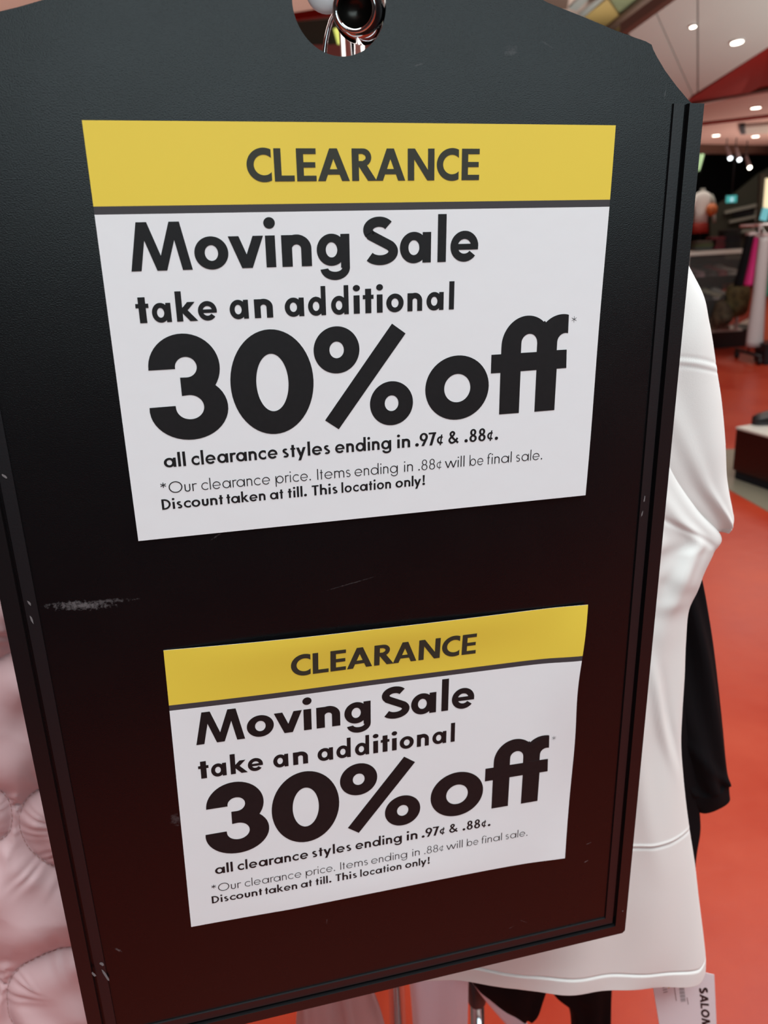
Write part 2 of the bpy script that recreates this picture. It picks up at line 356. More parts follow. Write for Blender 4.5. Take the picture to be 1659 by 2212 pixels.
# ================================================================== the shop behind
YC = 9.1
sh = [(-3, 9.2), (13, 9.2)]
struct(slab('wall_shop_back', [(-3, 19, 0), (13.9, 19, 0), (13.9, 19, 4.5), (-3, 19, 4.5)], (0, .1, 0), m_shopdark))
struct(slab('wall_shop_side', [atZ(1612, 560, 0.5) * 0 + Vector((11.2, 12.0, 0)), (11.2, 19, 0), (11.2, 19, 4.4), (11.2, 12.0, 4.4)], (.1, 0, 0), m_olivewall))
struct(slab('ceiling', [(1.5, 12.3, 3.05), (13.9, 12.3, 3.05), (13.9, 19, 3.05), (1.5, 19, 3.05)], (0, 0, .08), m_shopdark))
# olive half height wall of the interior
iw = empty('display_wall', atY(1600, 520, 17), 'dark olive display wall with pale framed niche deep in the shop', 'display')
slab('wall_panel', [atY(1535, 520, 17), atY(1535, 452, 17), atY(1585, 420, 17), atY(1640, 375, 17), atY(1720, 330, 17), atY(1720, 560, 17), atY(1535, 560, 17)], (0, .1, 0), m_olivewall, iw)
pf = M('pale frame', (.26, .25, .21), .6)
def frame_bar(pa, pb, wd, mat=pf, par=iw, Y=16.9, n='frame'):
    a = atY(*pa, Y); b = atY(*pb, Y); return barline(n, a, b, .08, wd, mat, par)
frame_bar((1565, 462), (1636, 446), .06); frame_bar((1575, 482), (1632, 470), .05); frame_bar((1570, 506), (1630, 500), .06)
barline('frame', atY(1634, 478, 16.9), atY(1636, 446, 16.9), .06, .06, pf, iw, up=Vector((0, 1, 0)))
slab('niche', [atY(1585, 456, 16.95), atY(1629, 450, 16.95), atY(1629, 464, 16.95), atY(1585, 468, 16.95)], (0, .03, 0), m_blackpl, iw)
def spotl(px, py, Y, label, r=.030, mat=m_spot):
    c = atY(px, py, Y); e = empty('track_spotlight', c, label, 'spotlight', 'spotlights in the dark shop')
    tubeobj('lamp_head', [c + Vector((-.02, .10, .16)), c + Vector((-.004, .02, .03)), c + Vector((0, 0, 0))], [r * .7, r * .95, r], M('grey lamp body', (.25, .22, .24), .5), e, 16)
    tubeobj('lens', [c + Vector((0, 0, .002)), c + Vector((0, -.012, -.016))], [r * .93, r * .85], mat, e, 16)
    tubeobj('stem', [c + Vector((-.02, .10, .14)), c + Vector((-.02, .10, .5))], .008, m_blackpl, e, 8)
spotl(1577, 341, 12, 'left one of the paired white spotlights in the dark shop ceiling')
spotl(1597, 344, 12, 'right one of the paired white spotlights in the dark shop ceiling')
spotl(1619, 361, 12.5, 'single warm spotlight below the white pair in the dark shop', .028, m_lamp)
e = empty('exit_sign', atY(1580, 430, 15), 'small teal lit exit sign on the dark shop wall', 'sign')
bm = bmesh.new(); box(bm, atY(1580, 430, 15), (.22, .06, .15), bev=.01); bmobj('housing', bm, m_blackpl, e)
tubeobj('ceiling_stem', [atY(1580, 430, 15), Vector((*atY(1580, 430, 15).xy, 3.05))], .01, m_blackpl, e, 8)
bm = bmesh.new(); box(bm, atY(1580, 430, 14.96), (.19, .01, .12)); bmobj('screen', bm, m_exit, e)
bm = bmesh.new(); box(bm, atY(1581, 431, 14.945), (.05, .008, .07)); bmobj('pictogram', bm, M('pale pictogram', (.4, .6, .65), .5, emit=((.35, .6, .7), .9)), e)
# lit windows
e = empty('lit_window', atY(1508, 345, 18.96), 'green lit window strip beside the board edge above the mannequin', 'window')
slab('pane', [atY(1500, 321, 18.96), atY(1524, 321, 18.96), atY(1518, 352, 18.96), atY(1510, 369, 18.96), atY(1498, 369, 18.96)], (0, .03, 0), m_daywin, e)
barline('mullion', atY(1516, 318, 18.93), atY(1506, 372, 18.93), .02, .02, m_blackpl, e, up=Vector((0, 1, 0)))
barline('frame', atY(1528, 318, 18.93), atY(1512, 374, 18.93), .03, .03, m_blackpl, e, up=Vector((0, 1, 0)))
struct(slab('trim_10', [atY(1644, 376, 13.06), atY(1740, 370, 13.06), atY(1740, 900, 13.06), atY(1620, 900, 13.06)], (0, .1, 0), m_olivewall))
e = empty('lit_window', atY(1655, 430, 13), 'bright narrow lit panel at the right edge above the clothes rack', 'window')
slab('pane', [atY(1655, 385, 13), atY(1685, 385, 13), atY(1680, 452, 13), atY(1650, 448, 13)], (0, .03, 0), M('lit cream panel', (.7, .65, .45), .5, emit=((.72, .66, .42), .9), noise=None), e)
slab('pane', [atY(1649, 449, 13), atY(1664, 450, 13), atY(1656, 478, 13), atY(1642, 474, 13)], (0, .03, 0), m_tealwin, e)

# mannequin torso
mt = atY(1519, 478, 13.0)
def lerp3(a, b, t): return a + (b - a) * t
def wl(name, rows, mat, parent, n=24, cap=True, sup=1.0):
    """loft of ellipses: rows (centre, rx, ry)"""
    vs, fs = [], []
    for c, rx, ry in rows:
        for k in range(n):
            t = 2 * PI * k / n; vs.append(Vector(c) + Vector((rx * math.cos(t), ry * math.sin(t), 0)))
    for i in range(len(rows) - 1):
        for k in range(n): fs.append((i * n + k, i * n + (k + 1) % n, (i + 1) * n + (k + 1) % n, (i + 1) * n + k))
    if cap: fs.append(tuple(range(n))[::-1]); fs.append(tuple((len(rows) - 1) * n + k for k in range(n)))
    return pyobj(name, vs, fs, mat, parent)
def mannequin():
    c = atY(1513, 481, 15.2); s = 1.0
    e = empty('mannequin_torso', c, 'headless mannequin in a white t-shirt and red shorts inside the shop', 'mannequin')
    V = Vector
    sk = M('mannequin skin', (.35, .33, .30), .5)
    h = .56
    wl('t_shirt', [(c + V((0, 0, 0)), .125, .09), (c + V((0, 0, .18)), .12, .085), (c + V((0, 0, .34)), .15, .09), (c + V((0, 0, .44)), .165, .085), (c + V((0, 0, .50)), .12, .07), (c + V((0, 0, .53)), .05, .05)], M('white shop tee', (.75, .70, .68), .8), e)
    for sx in (-1, 1):
        tubeobj('sleeve', [c + V((sx * .13, 0, .45)), c + V((sx * .18, 0, .36)), c + V((sx * .20, -.01, .25))], [.055, .06, .062], e.children[0].data.materials[0], e, 14)
        tubeobj('arm', [c + V((sx * .20, -.01, .26)), c + V((sx * .22, -.04, .10)), c + V((sx * .215, -.10, .0))], [.038, .034, .026], sk, e, 12)
    wl('neck', [(c + V((0, 0, .51)), .045, .045), (c + V((0, 0, .58)), .04, .04)], sk, e)
    wl('shorts', [(c + V((0, 0, -.18)), .15, .10), (c + V((0, 0, -.06)), .14, .10), (c + V((0, 0, .02)), .12, .085)], M('red shorts', (.35, .03, .02), .7), e)
    wl('stand', [(V((c.x, c.y, 0)), .13, .13), (V((c.x, c.y, .02)), .13, .13), (V((c.x, c.y, .03)), .02, .02), (c + V((0, 0, -.1)), .02, .02)], m_blackpl, e)
mannequin()
e = empty('ball', atY(1538, 452, 12.6), 'orange ball beside the white shirt of the mannequin', 'ball')
bm = bmesh.new(); blob(bm, atY(1537, 453, 15.0), (.10, .10, .11), 20); bmobj('cover', bm, M('orange rubber', (.55, .13, .03), .5), e, True)
for k, ax in enumerate(('X', 'Z')):
    c0 = atY(1537, 453, 15.0); pts = []
    for i in range(25):
        t = 2 * PI * i / 24
        pts.append(c0 + (Vector((0, .101 * math.cos(t), .111 * math.sin(t))) if ax == 'X' else Vector((.101 * math.cos(t), .101 * math.sin(t), 0))))
    tubeobj('seam', pts, .002, m_blackpl, e, 6, False)

# ---------------------------------------------------------------- shop front counter / vitrine with merchandise
def shoe(name, c, ang, mat, label, cat='shoe', group=None, L=.28, sole=None):
    e = empty(name, c, label, cat, group)
    R = Matrix.Rotation(ang, 3, 'Z')
    st = [(-.50, .030, .0, .075), (-.44, .036, .0, .095), (-.30, .040, .0, .105), (-.15, .042, .0, .088), (0, .045, .0, .065), (.18, .050, .0, .052), (.34, .048, .0, .044), (.45, .034, .0, .036), (.50, .016, .0, .028)]
    n = 16; vs = []; fs = []
    for (t, hw, z0, h) in st:
        for k in range(n):
            a = 2 * PI * k / n; x = math.cos(a); z = math.sin(a)
            vs.append(Vector(c) + R @ Vector((hw * x, t * L, .018 + max(0, h * (.5 + .5 * z)))))
    for i in range(len(st) - 1):
        for k in range(n): fs.append((i * n + k, i * n + (k + 1) % n, (i + 1) * n + (k + 1) % n, (i + 1) * n + k))
    fs += [tuple(range(n))[::-1], tuple((len(st) - 1) * n + k for k in range(n))]
    pyobj('upper', vs, fs, mat, e)
    bm = bmesh.new(); pr = [(hw * 1.02, t * L) for t, hw, _, _ in st]
    lo = [bm.verts.new(Vector(c) + R @ Vector((x, y, 0))) for x, y in pr] + [bm.verts.new(Vector(c) + R @ Vector((-x, y, 0))) for x, y in pr[::-1]]
    hi = [bm.verts.new(v.co + Vector((0, 0, .024))) for v in lo]
    bm.faces.new(lo[::-1]); bm.faces.new(hi)
    for i in range(len(lo)): bm.faces.new((lo[i], lo[(i + 1) % len(lo)], hi[(i + 1) % len(lo)], hi[i]))
    bmesh.ops.recalc_face_normals(bm, faces=bm.faces[:]); bmobj('sole', bm, sole or m_whitelam, e)
    return e
ct = empty('display_counter', atY(1545, 720, YC), 'glass-fronted display counter with pale top rail and dark base in the shop front', 'counter')
zt = atY(1560, 542, YC).z; x0 = atY(1440, 542, YC).x; x1 = atY(1606, 542, YC).x; xb1 = atY(1612, 720, YC).x
def ctb(n, X0, X1, Y0, Y1, Z0, Z1, mat, bev=.004):
    bm = bmesh.new(); box(bm, ((X0 + X1) / 2, (Y0 + Y1) / 2, (Z0 + Z1) / 2), (X1 - X0, Y1 - Y0, Z1 - Z0), bev=bev); return bmobj(n, bm, mat, ct)
zb = 0.0
ctb('top_rail', x0, x1, YC - .02, YC + .50, zt - .035, zt + .01, m_whitelam)
ctb('base', x0, xb1 + .3, YC + .22, YC + .72, 0.0, .20, m_redbrown)
ctb('plinth_top', x0, xb1 + .0, YC + .10, YC + .70, .20, .23, m_whitelam)
ctb('glass_front', x0, x1, YC + .0, YC + .012, .23, zt - .035, m_glass, 0)
ctb('back_panel', x0, x1, YC + .46, YC + .49, .23, zt - .03, m_shopdark)
ctb('side_panel', x0 - .02, x0, YC + .0, YC + .49, .23, zt - .03, m_shopdark)
ctb('shelf', x0 + .02, x1 - .02, YC + .08, YC + .45, .56, .575, m_shopdark)
ctb('shelf', x0 + .02, x1 - .02, YC + .08, YC + .45, .82, .835, m_shopdark)
ctb('corner_post', x1 - .02, x1 + .01, YC - .01, YC + .02, .23, zt - .03, m_silver)
ctb('corner_post', x1 - .62, x1 - .60, YC - .01, YC + .02, .23, zt - .03, m_silver)
mm = lambda n, c: M(n, c, .6)
items = [(.10, .82, 'grey', (.22, .22, .20)), (.22, .82, 'maroon', (.16, .03, .04)), (.34, .82, 'black', (.012, .012, .012)), (.47, .82, 'mauve', (.20, .14, .16)), (.60, .82, 'charcoal', (.03, .03, .035)),
         (.12, .56, 'pale grey', (.34, .34, .32)), (.25, .56, 'cream', (.42, .40, .30)), (.38, .56, 'jet black', (.008, .008, .008)), (.52, .56, 'slate', (.12, .13, .14)), (.64, .56, 'dark olive', (.07, .07, .03)),
         (.14, .215, 'tan', (.24, .17, .11)), (.28, .215, 'khaki', (.20, .18, .09)), (.42, .215, 'olive', (.13, .13, .05)), (.57, .215, 'moss green', (.10, .12, .05))]
lev = {.82: ('top', .835), .56: ('middle', .575), .215: ('bottom', .23)}
for i, (dx, lv, cn, col) in enumerate(items):
    nm, z = lev[lv]
    shoe('sneaker', Vector((x1 - dx, YC + .19, z)), rnd.uniform(.5, 1.1) + PI, mm(cn + ' suede', tuple(c * .55 for c in col)), cn + ' sneaker on the ' + nm + ' shelf of the glass display counter', 'shoe', 'sneakers in the glass display counter', L=.30, sole=mm(cn + ' sole', tuple(min(.3, c * .9 + .02) for c in col)))
def duffel(px, py, Y, rx_, rz_, col, label):
    c = atY(px, py, Y); e = empty('backpack', c, label, 'bag'); m_ = M('mottled canvas', col, .8, noise=(18, 1.0, tuple(x * .35 for x in col)))
    bm = bmesh.new(); blob(bm, c, (rx_, .12, rz_), 22)
    for v_ in bm.verts: v_.co += (v_.co - c).normalized() * .012 * math.sin(30 * v_.co.x + 20 * v_.co.z)
    bmobj('body', bm, m_, e, True)
    bm = bmesh.new(); box(bm, c + Vector((0, -.115, -rz_ * .25)), (rx_ * 1.1, .05, rz_ * .8), bev=.02); bmobj('pocket', bm, m_, e, True)
    tubeobj('handle', [c + Vector((rx_ * .35 * math.cos(t), 0, rz_ * .93 + .05 * math.sin(t))) for t in [PI * k / 8 for k in range(9)]], .009, m_blackpl, e, 8)
duffel(1592, 648, YC - .13, .145, .20, (.15, .145, .06), 'large olive mottled backpack leaning before the display counter beside the rack')
duffel(1560, 678, YC - .15, .11, .15, (.10, .085, .05), 'small brown mottled backpack on the ledge left of the olive one')
# folded and lumpy goods on the counter
def folded(px, py, Y, wd, col, label, n=4):
    c = atY(px, py, Y); c.z = zt + .011
    e = empty('folded_garments', c, label, 'clothing')
    for k in range(n):
        bm = bmesh.new(); box(bm, c + Vector((rnd.uniform(-.01, .01), 0, .018 + k * .034)), (wd, .22, .032), bev=.012); bmobj('folded_garment', bm, M('cloth', tuple(x * rnd.uniform(.7, 1.3) for x in col), .8), e, smooth=True)
folded(1518, 535, YC + .22, .22, (.10, .09, .07), 'olive folded garments stacked on the display counter nearest the board', 3)
folded(1545, 535, YC + .22, .16, (.12, .02, .03), 'maroon folded garments on the display counter, middle stack', 4)
folded(1573, 535, YC + .22, .20, (.008, .008, .009), 'black folded garments on the display counter, tall stack beside the rack', 6)
# diagonal white ledge at foot of the counter
ld = slab('floor_ledge', [atZ(1570, 722, .02), atZ(1625, 722, .02), atZ(1632, 700, .02), atZ(1618, 694, .02)], (0, 0, .05), m_whitelam)
tag(ld, 'pale wedge-shaped ledge on the floor at the foot of the display counter', 'ledge')

# ---------------------------------------------------------------- far clothes rack at the right edge
YR = 8.3
rk = empty('clothes_rack', atZ(1655, 770, 0), 'chrome clothes rack at the right edge carrying coloured trousers', 'clothes rack')
zr = atY(1640, 486, YR).z
xr0 = atY(1604, 486, YR).x
tubeobj('rail', [Vector((xr0 - .03, YR, zr)), Vector((xr0 + 1.1, YR, zr))], .014, m_chrome, rk)
for xx in (xr0 + .18, xr0 + .95):
    tubeobj('post', [Vector((xx, YR, .09)), Vector((xx, YR, zr))], .013, m_chrome, rk)
    tubeobj('foot', [Vector((xx, YR - .28, .09)), Vector((xx, YR + .28, .09))], .016, m_blackpl, rk)
    for yy in (-.26, .26):
        tubeobj('caster', [Vector((xx - .012, YR + yy, .04)), Vector((xx + .012, YR + yy, .04))], .04, m_blackpl, rk, 18)
def trousers(name, pxt, pxb, yt, yb, wt, wb, mat, label, dy=0, cat='trousers'):
    """hanging folded trousers given by centre line pixels; thickness in depth"""
    Y = YR + dy; a = atY(pxt, yt, Y); b = atY(pxb, yb, Y); e = empty(name, b, label, cat, 'clothes on the far rack')
    n = 20; rows = []
    for i in range(n + 1):
        t = i / n; c = a.lerp(b, t); ww = wt + (wb - wt) * t; rows.append((c, ww / 2 * (1 + .04 * math.sin(9 * t)), .045 + .02 * t))
    o = wl('cloth', rows, mat, e, 20)
    hk = [a + Vector((0, 0, 0)), a + Vector((0, 0, .03)), Vector((a.x, YR, zr + .005)) + Vector((0, 0, .0)), Vector((a.x + .01, YR, zr + .018))]
    tubeobj('hanger_hook', hk, .003, m_chrome, e, 8)
    bm = bmesh.new(); box(bm, a + Vector((0, 0, .012)), (max(.06, wt * .9), .10, .035), bev=.008); bmobj('hanger_clip', bm, M('pinkish hanger', (.50, .42, .42), .4), e)
    return e
trousers('trousers', 1622, 1602, 508, 618, .09, .16, m_black, 'black trousers leftmost on the far rack', .05)
trousers('trousers', 1638, 1615, 512, 617, .075, .085, M('magenta cloth', (.50, .015, .16), .7), 'magenta pink trousers on the far rack', -.02)
tw = M('pale grey cloth', (.46, .45, .46), .7)
trousers('trousers', 1652, 1629, 510, 748, .10, .17, tw, 'long pale grey trousers hanging down the far rack', -.10)
trousers('trousers', 1666, 1656, 512, 640, .06, .08, M('green cloth', (.02, .22, .13), .7), 'green trousers at the right edge on the far rack', .0)
trousers('trousers', 1676, 1662, 520, 742, .09, .26, m_orange_cloth, 'rust orange trousers at the right edge on the far rack', .08)
e = empty('storage_bin', atZ(1655, 782, 0), 'black bin on the floor under the far clothes rack', 'bin')
c = atZ(1662, 784, 0); bm = bmesh.new(); box(bm, c + Vector((.02, 0, .10)), (.26, .26, .2), bev=.015); bmobj('body', bm, m_blackpl, e)
bm = bmesh.new(); box(bm, c + Vector((.02, 0, .205)), (.28, .28, .02), bev=.006); bmobj('lid', bm, m_blackpl, e)

# ---------------------------------------------------------------- white topped plinth with black shoe
pb = atZ(1580, 1034, 0)
dist_top = None
r = ray(1589, 922); zt2 = CAMZ + r.z * (pb.y / r.y)
pl = empty('display_plinth', pb, 'low dark maroon plinth with pale top standing on the grey floor stripe', 'plinth')
ux = (atZ(1659, 1062, 0) - pb).normalized(); uy = Vector((0, 0, 1)).cross(ux)
if uy.y < 0: uy = -uy
Mx = Matrix((ux, uy, Vector((0, 0, 1)))).transposed()
def plb(n, a, b, c0, d, z0, z1, mat, bev=.003):
    bm = bmesh.new(); box(bm, Vector((0, 0, 0)), (b - a, d - c0, z1 - z0), bev=bev)
    bmesh.ops.transform(bm, matrix=Mx.to_4x4(), verts=bm.verts[:]); bmesh.ops.translate(bm, vec=pb + Mx @ Vector(((a + b) / 2, (c0 + d) / 2, (z0 + z1) / 2)), verts=bm.verts[:]); return bmobj(n, bm, mat, pl)
plb('base', .01, .99, .01, .44, 0.004, .055, m_navy)
plb('body', 0, 1.0, 0, .45, .055, zt2 - .014, m_redbrown)
plb('top', -.003, 1.003, -.003, .453, zt2 - .014, zt2, m_whitelam)
sp = atZ(1668, 905, zt2 + .02); shoe('black_shoe', Vector((sp.x + .02, sp.y, zt2)), PI / 2 + .25, M('black leather', (.012, .012, .013), .4), 'black shoe displayed on the pale plinth top', 'shoe', L=.30, sole=m_blackpl)

# ================================================================== the sign board
board = empty('sign_board', None, 'large black plastic rack sign board with arched top and hook hole', 'sign', mat=MB)
def bset(name, bm, mats, parent=board, smooth=False):
    me = bpy.data.meshes.new(name); bm.normal_update(); bm.to_mesh(me); bm.free(); return link(name, me, mats, parent, smooth)
BXC = -.0115
rt = [(.0977, .0572), (.1178, .0516), (.1369, .0460), (.1487, .0430), (.1560, .0413), (.1596, .0398), (.1608, .0375), (.1634, .0341), (.1692, .0275), (.1769, .0203), (.1851, .0135), (.1885, .0112)]
top_r = [(.045, .0735 - .0035), (.072, .0640)] + rt
arch = []
for i in range(9):   # arch crest from the centre to the first measured point
    t = i / 8; x = BXC + (.0977 - BXC) * t; arch.append((x, .0572 + .0225 * (1 - t ** 2)))
right = arch + rt[1:]
left = [(2 * BXC - x, y) for x, y in right[1:]][::-1]
outer = [(-.2085, -.585)] + [(.1915, -.585)] + right[::-1] + left[::-1]
# drop the doubled crest ordering: go right bottom -> right top -> crest -> left top -> left bottom
outer = [(-.2085, -.585), (.1915, -.585)] + right[::-1] + [(2 * BXC - x, y) for x, y in right[1:]]
HC, HR = (-.0125, .0533), .0234
# notch of the arch must clear the hole: raise crest
hole = [(HC[0] + HR * math.cos(2 * PI * k / 72), HC[1] + HR * math.sin(2 * PI * k / 72)) for k in range(72)]
outer = [(x, y + (.022 * max(0, 1 - abs(x - BXC) / .085) if y > .05 and abs(x - BXC) < .085 else 0)) for x, y in outer]
def extrude_loops(loops, z0, z1, xf=None):
    bm = bmesh.new(); flat = [Vector((x, y, 0)) for L in loops for x, y in L]
    tr = tessellate_polygon([[Vector((x, y, 0)) for x, y in L] for L in loops])
    A = [bm.verts.new((p.x, p.y, z1)) for p in flat]; Bv = [bm.verts.new((p.x, p.y, z0)) for p in flat]
    for t in tr: bm.faces.new([A[i] for i in t]); bm.faces.new([Bv[i] for i in t][::-1])
    o = 0
    for L in loops:
        n = len(L)
        for i in range(n):
            j = (i + 1) % n
            bm.faces.new((A[o + i], Bv[o + i], Bv[o + j], A[o + j]))
        o += n
    bmesh.ops.recalc_face_normals(bm, faces=bm.faces[:]); return bm
bset('panel', extrude_loops([outer, hole], -.003, 0), m_panel)
# rails: strips along left, bottom and right with mitred lower corners
def xo(y, side):    # outer edge of the frame, slightly flared downwards
    t = (.0113 - y) / .6124
    return .1937 + .0065 * t if side > 0 else -.2168 + .0008 * t
YT, YB = .0113, -.6018
def strip(side, d0, d1, z0, z1, m0=0.0, m1=0.0):
    """one mitred strip between inward offsets d0<d1; sloped inner face m1"""
    bm = bmesh.new()
    if side == 'b':
        pts = [(xo(YB, -1) + d0, YB + d0), (xo(YB, 1) - d0, YB + d0), (xo(YB, 1) - d1, YB + d1), (xo(YB, -1) + d1, YB + d1)]
        if d0 == 0:
            k = .0022
            pts = [(xo(YB, -1), YB + k), (xo(YB, -1) + k, YB), (xo(YB, 1) - k, YB), (xo(YB, 1), YB + k)] + pts[2:]
    else:
        s = 1 if side == 'r' else -1
        pts = [(xo(YT, s) - s * d0, YT), (xo(YB, s) - s * d0, YB + d0 + (.0022 if d0 == 0 else 0)), (xo(YB, s) - s * d1, YB + d1), (xo(YT, s) - s * d1, YT)]
    a = [bm.verts.new((x, y, z1)) for x, y in pts]; b = [bm.verts.new((x, y, z0)) for x, y in pts]
    bm.faces.new(a); bm.faces.new(b)
    for i in range(len(pts)): bm.faces.new((a[i], b[i], b[(i + 1) % len(pts)], a[(i + 1) % len(pts)]))
    bmesh.ops.recalc_face_normals(bm, faces=bm.faces[:])
    es = [e for e in bm.edges if all(v.co.z == z1 for v in e.verts)]
    bmesh.ops.bevel(bm, geom=es, offset=.0005, segments=2, affect='EDGES')
    return bm
for side in 'lbr':
    ch = bset('side_channel' if side != 'b' else 'bottom_channel', strip(side, 0, .0092, -.008, .0032), m_rail)
    bset('inner_lip', strip(side, .0112, .0178, -.006, .0012), m_lip, ch)
    bset('channel_back', strip(side, .0004, .0188, -.0085, -.0032), m_blackpl, ch)
    for k in range(5):
        pass
# small paint nicks on the rails are chips of their own
chip = M('grey scuff', (.16, .155, .16), .7)
def chipobj(px, py, L, Wd, ang, z, par):
    p = bp(px, py, z); bm = bmesh.new(); n = 9; ca, sa = math.cos(ang), math.sin(ang)
    r = random.Random(px); pts = []
    for k in range(n):
        t = 2 * PI * k / n; rr = r.uniform(.6, 1.1); x = L * math.cos(t) * rr; y = Wd * math.sin(t) * rr
        pts.append(bm.verts.new((p.x + x * ca - y * sa, p.y + x * sa + y * ca, z + .00006)))
    bm.faces.new(pts); bset('scuff', bm, chip, par)
L_, B_, R_ = [c for c in board.children if 'channel' in c.name]
chipobj(228, 2106, .0060, .0010, math.radians(-75), .0013, L_); chipobj(220, 2082, .0022, .0014, math.radians(-60), .0013, L_); chipobj(203, 2105, .0028, .0009, math.radians(-70), .0033, L_)
chipobj(63, 1303, .0022, .0007, math.radians(-70), .0013, L_); chipobj(69, 1339, .0030, .0006, math.radians(-80), .0013, L_); chipobj(10, 1029, .0018, .0008, math.radians(-50), .0013, L_)
chipobj(1392, 1078, .0030, .0005, math.radians(85), .0013, R_); chipobj(1387, 1110, .0022, .0005, math.radians(80), .0013, R_); chipobj(1345, 1968, .0007, .0007, 0, .0033, R_)

# ================================================================== lettering: a geometric sans drawn stroke by stroke (units of cap height)
XH = .675
def ell(cx, cy, rx, ry, a0=0, a1=360, n=40):
    return [(cx + rx * math.cos(math.radians(a0 + (a1 - a0) * i / n)), cy + ry * math.sin(math.radians(a0 + (a1 - a0) * i / n))) for i in range(n + 1)]
def ring(cx, cy, rx, ry, wx, wy=None):
    wy = wy or wx; return [ell(cx, cy, rx, ry, 0, 360, 44)[:-1], ell(cx, cy, rx - wx, ry - wy, 0, 360, 44)[:-1]]
def arcs(cx, cy, rx, ry, w_, a0, a1, n=30):      # outer radii given
    return [ell(cx, cy, rx, ry, a0, a1, n) + ell(cx, cy, rx - w_, ry - w_, a1, a0, n)]
def carc(cx, cy, rx, ry, w_, xc, n=34):           # open round letter with its ends cut upright
    ao = math.degrees(math.acos(min(.999, (xc - cx) / rx))); ai = math.degrees(math.acos(min(.97, (xc - cx) / (rx - w_))))
    return [ell(cx, cy, rx, ry, ao, 360 - ao, n) + ell(cx, cy, rx - w_, ry - w_, 360 - ai, ai, n)]
def rect(x0, y0, x1, y1): return [[(x0, y0), (x1, y0), (x1, y1), (x0, y1)]]
def dstroke(x0, y0, x1, y1, wx):                # diagonal between two levels, flat ends, horizontal width wx
    return [[(x0 - wx / 2, y0), (x0 + wx / 2, y0), (x1 + wx / 2, y1), (x1 - wx / 2, y1)]]
def spl(pts, w_, n=10):                         # stroke along a Catmull-Rom spline
    P_ = [pts[0]] + pts + [pts[-1]]; c = []
    for i in range(1, len(P_) - 2):
        for k in range(n):
            t = k / n; a, b, d, e = P_[i - 1], P_[i], P_[i + 1], P_[i + 2]
            c.append(tuple(.5 * (2 * b[j] + (d[j] - a[j]) * t + (2 * a[j] - 5 * b[j] + 4 * d[j] - e[j]) * t * t + (3 * b[j] - a[j] - 3 * d[j] + e[j]) * t ** 3) for j in (0, 1)))
    c.append(pts[-1]); L, R = [], []
    for i, p in enumerate(c):
        q = c[min(i + 1, len(c) - 1)]; o = c[max(i - 1, 0)]; dx, dy = q[0] - o[0], q[1] - o[1]; l = math.hypot(dx, dy) or 1
        L.append((p[0] - dy / l * w_ / 2, p[1] + dx / l * w_ / 2)); R.append((p[0] + dy / l * w_ / 2, p[1] - dx / l * w_ / 2))
    return ('strip', L, R)
def sline(W_, h, H_):                            # centre line of the letter S in a box W_ x H_
    a = [(.47 * W_ + (.44 * W_ - h) * math.cos(math.radians(t)), H_ * .745 + (H_ * .265 - h) * math.sin(math.radians(t))) for t in range(32, 236, 14)]
    b = [(.50 * W_ + (.50 * W_ - h) * math.cos(math.radians(t)), H_ * .270 + (H_ * .280 - h) * math.sin(math.radians(t))) for t in range(50, -152, -14)]
    return a + b
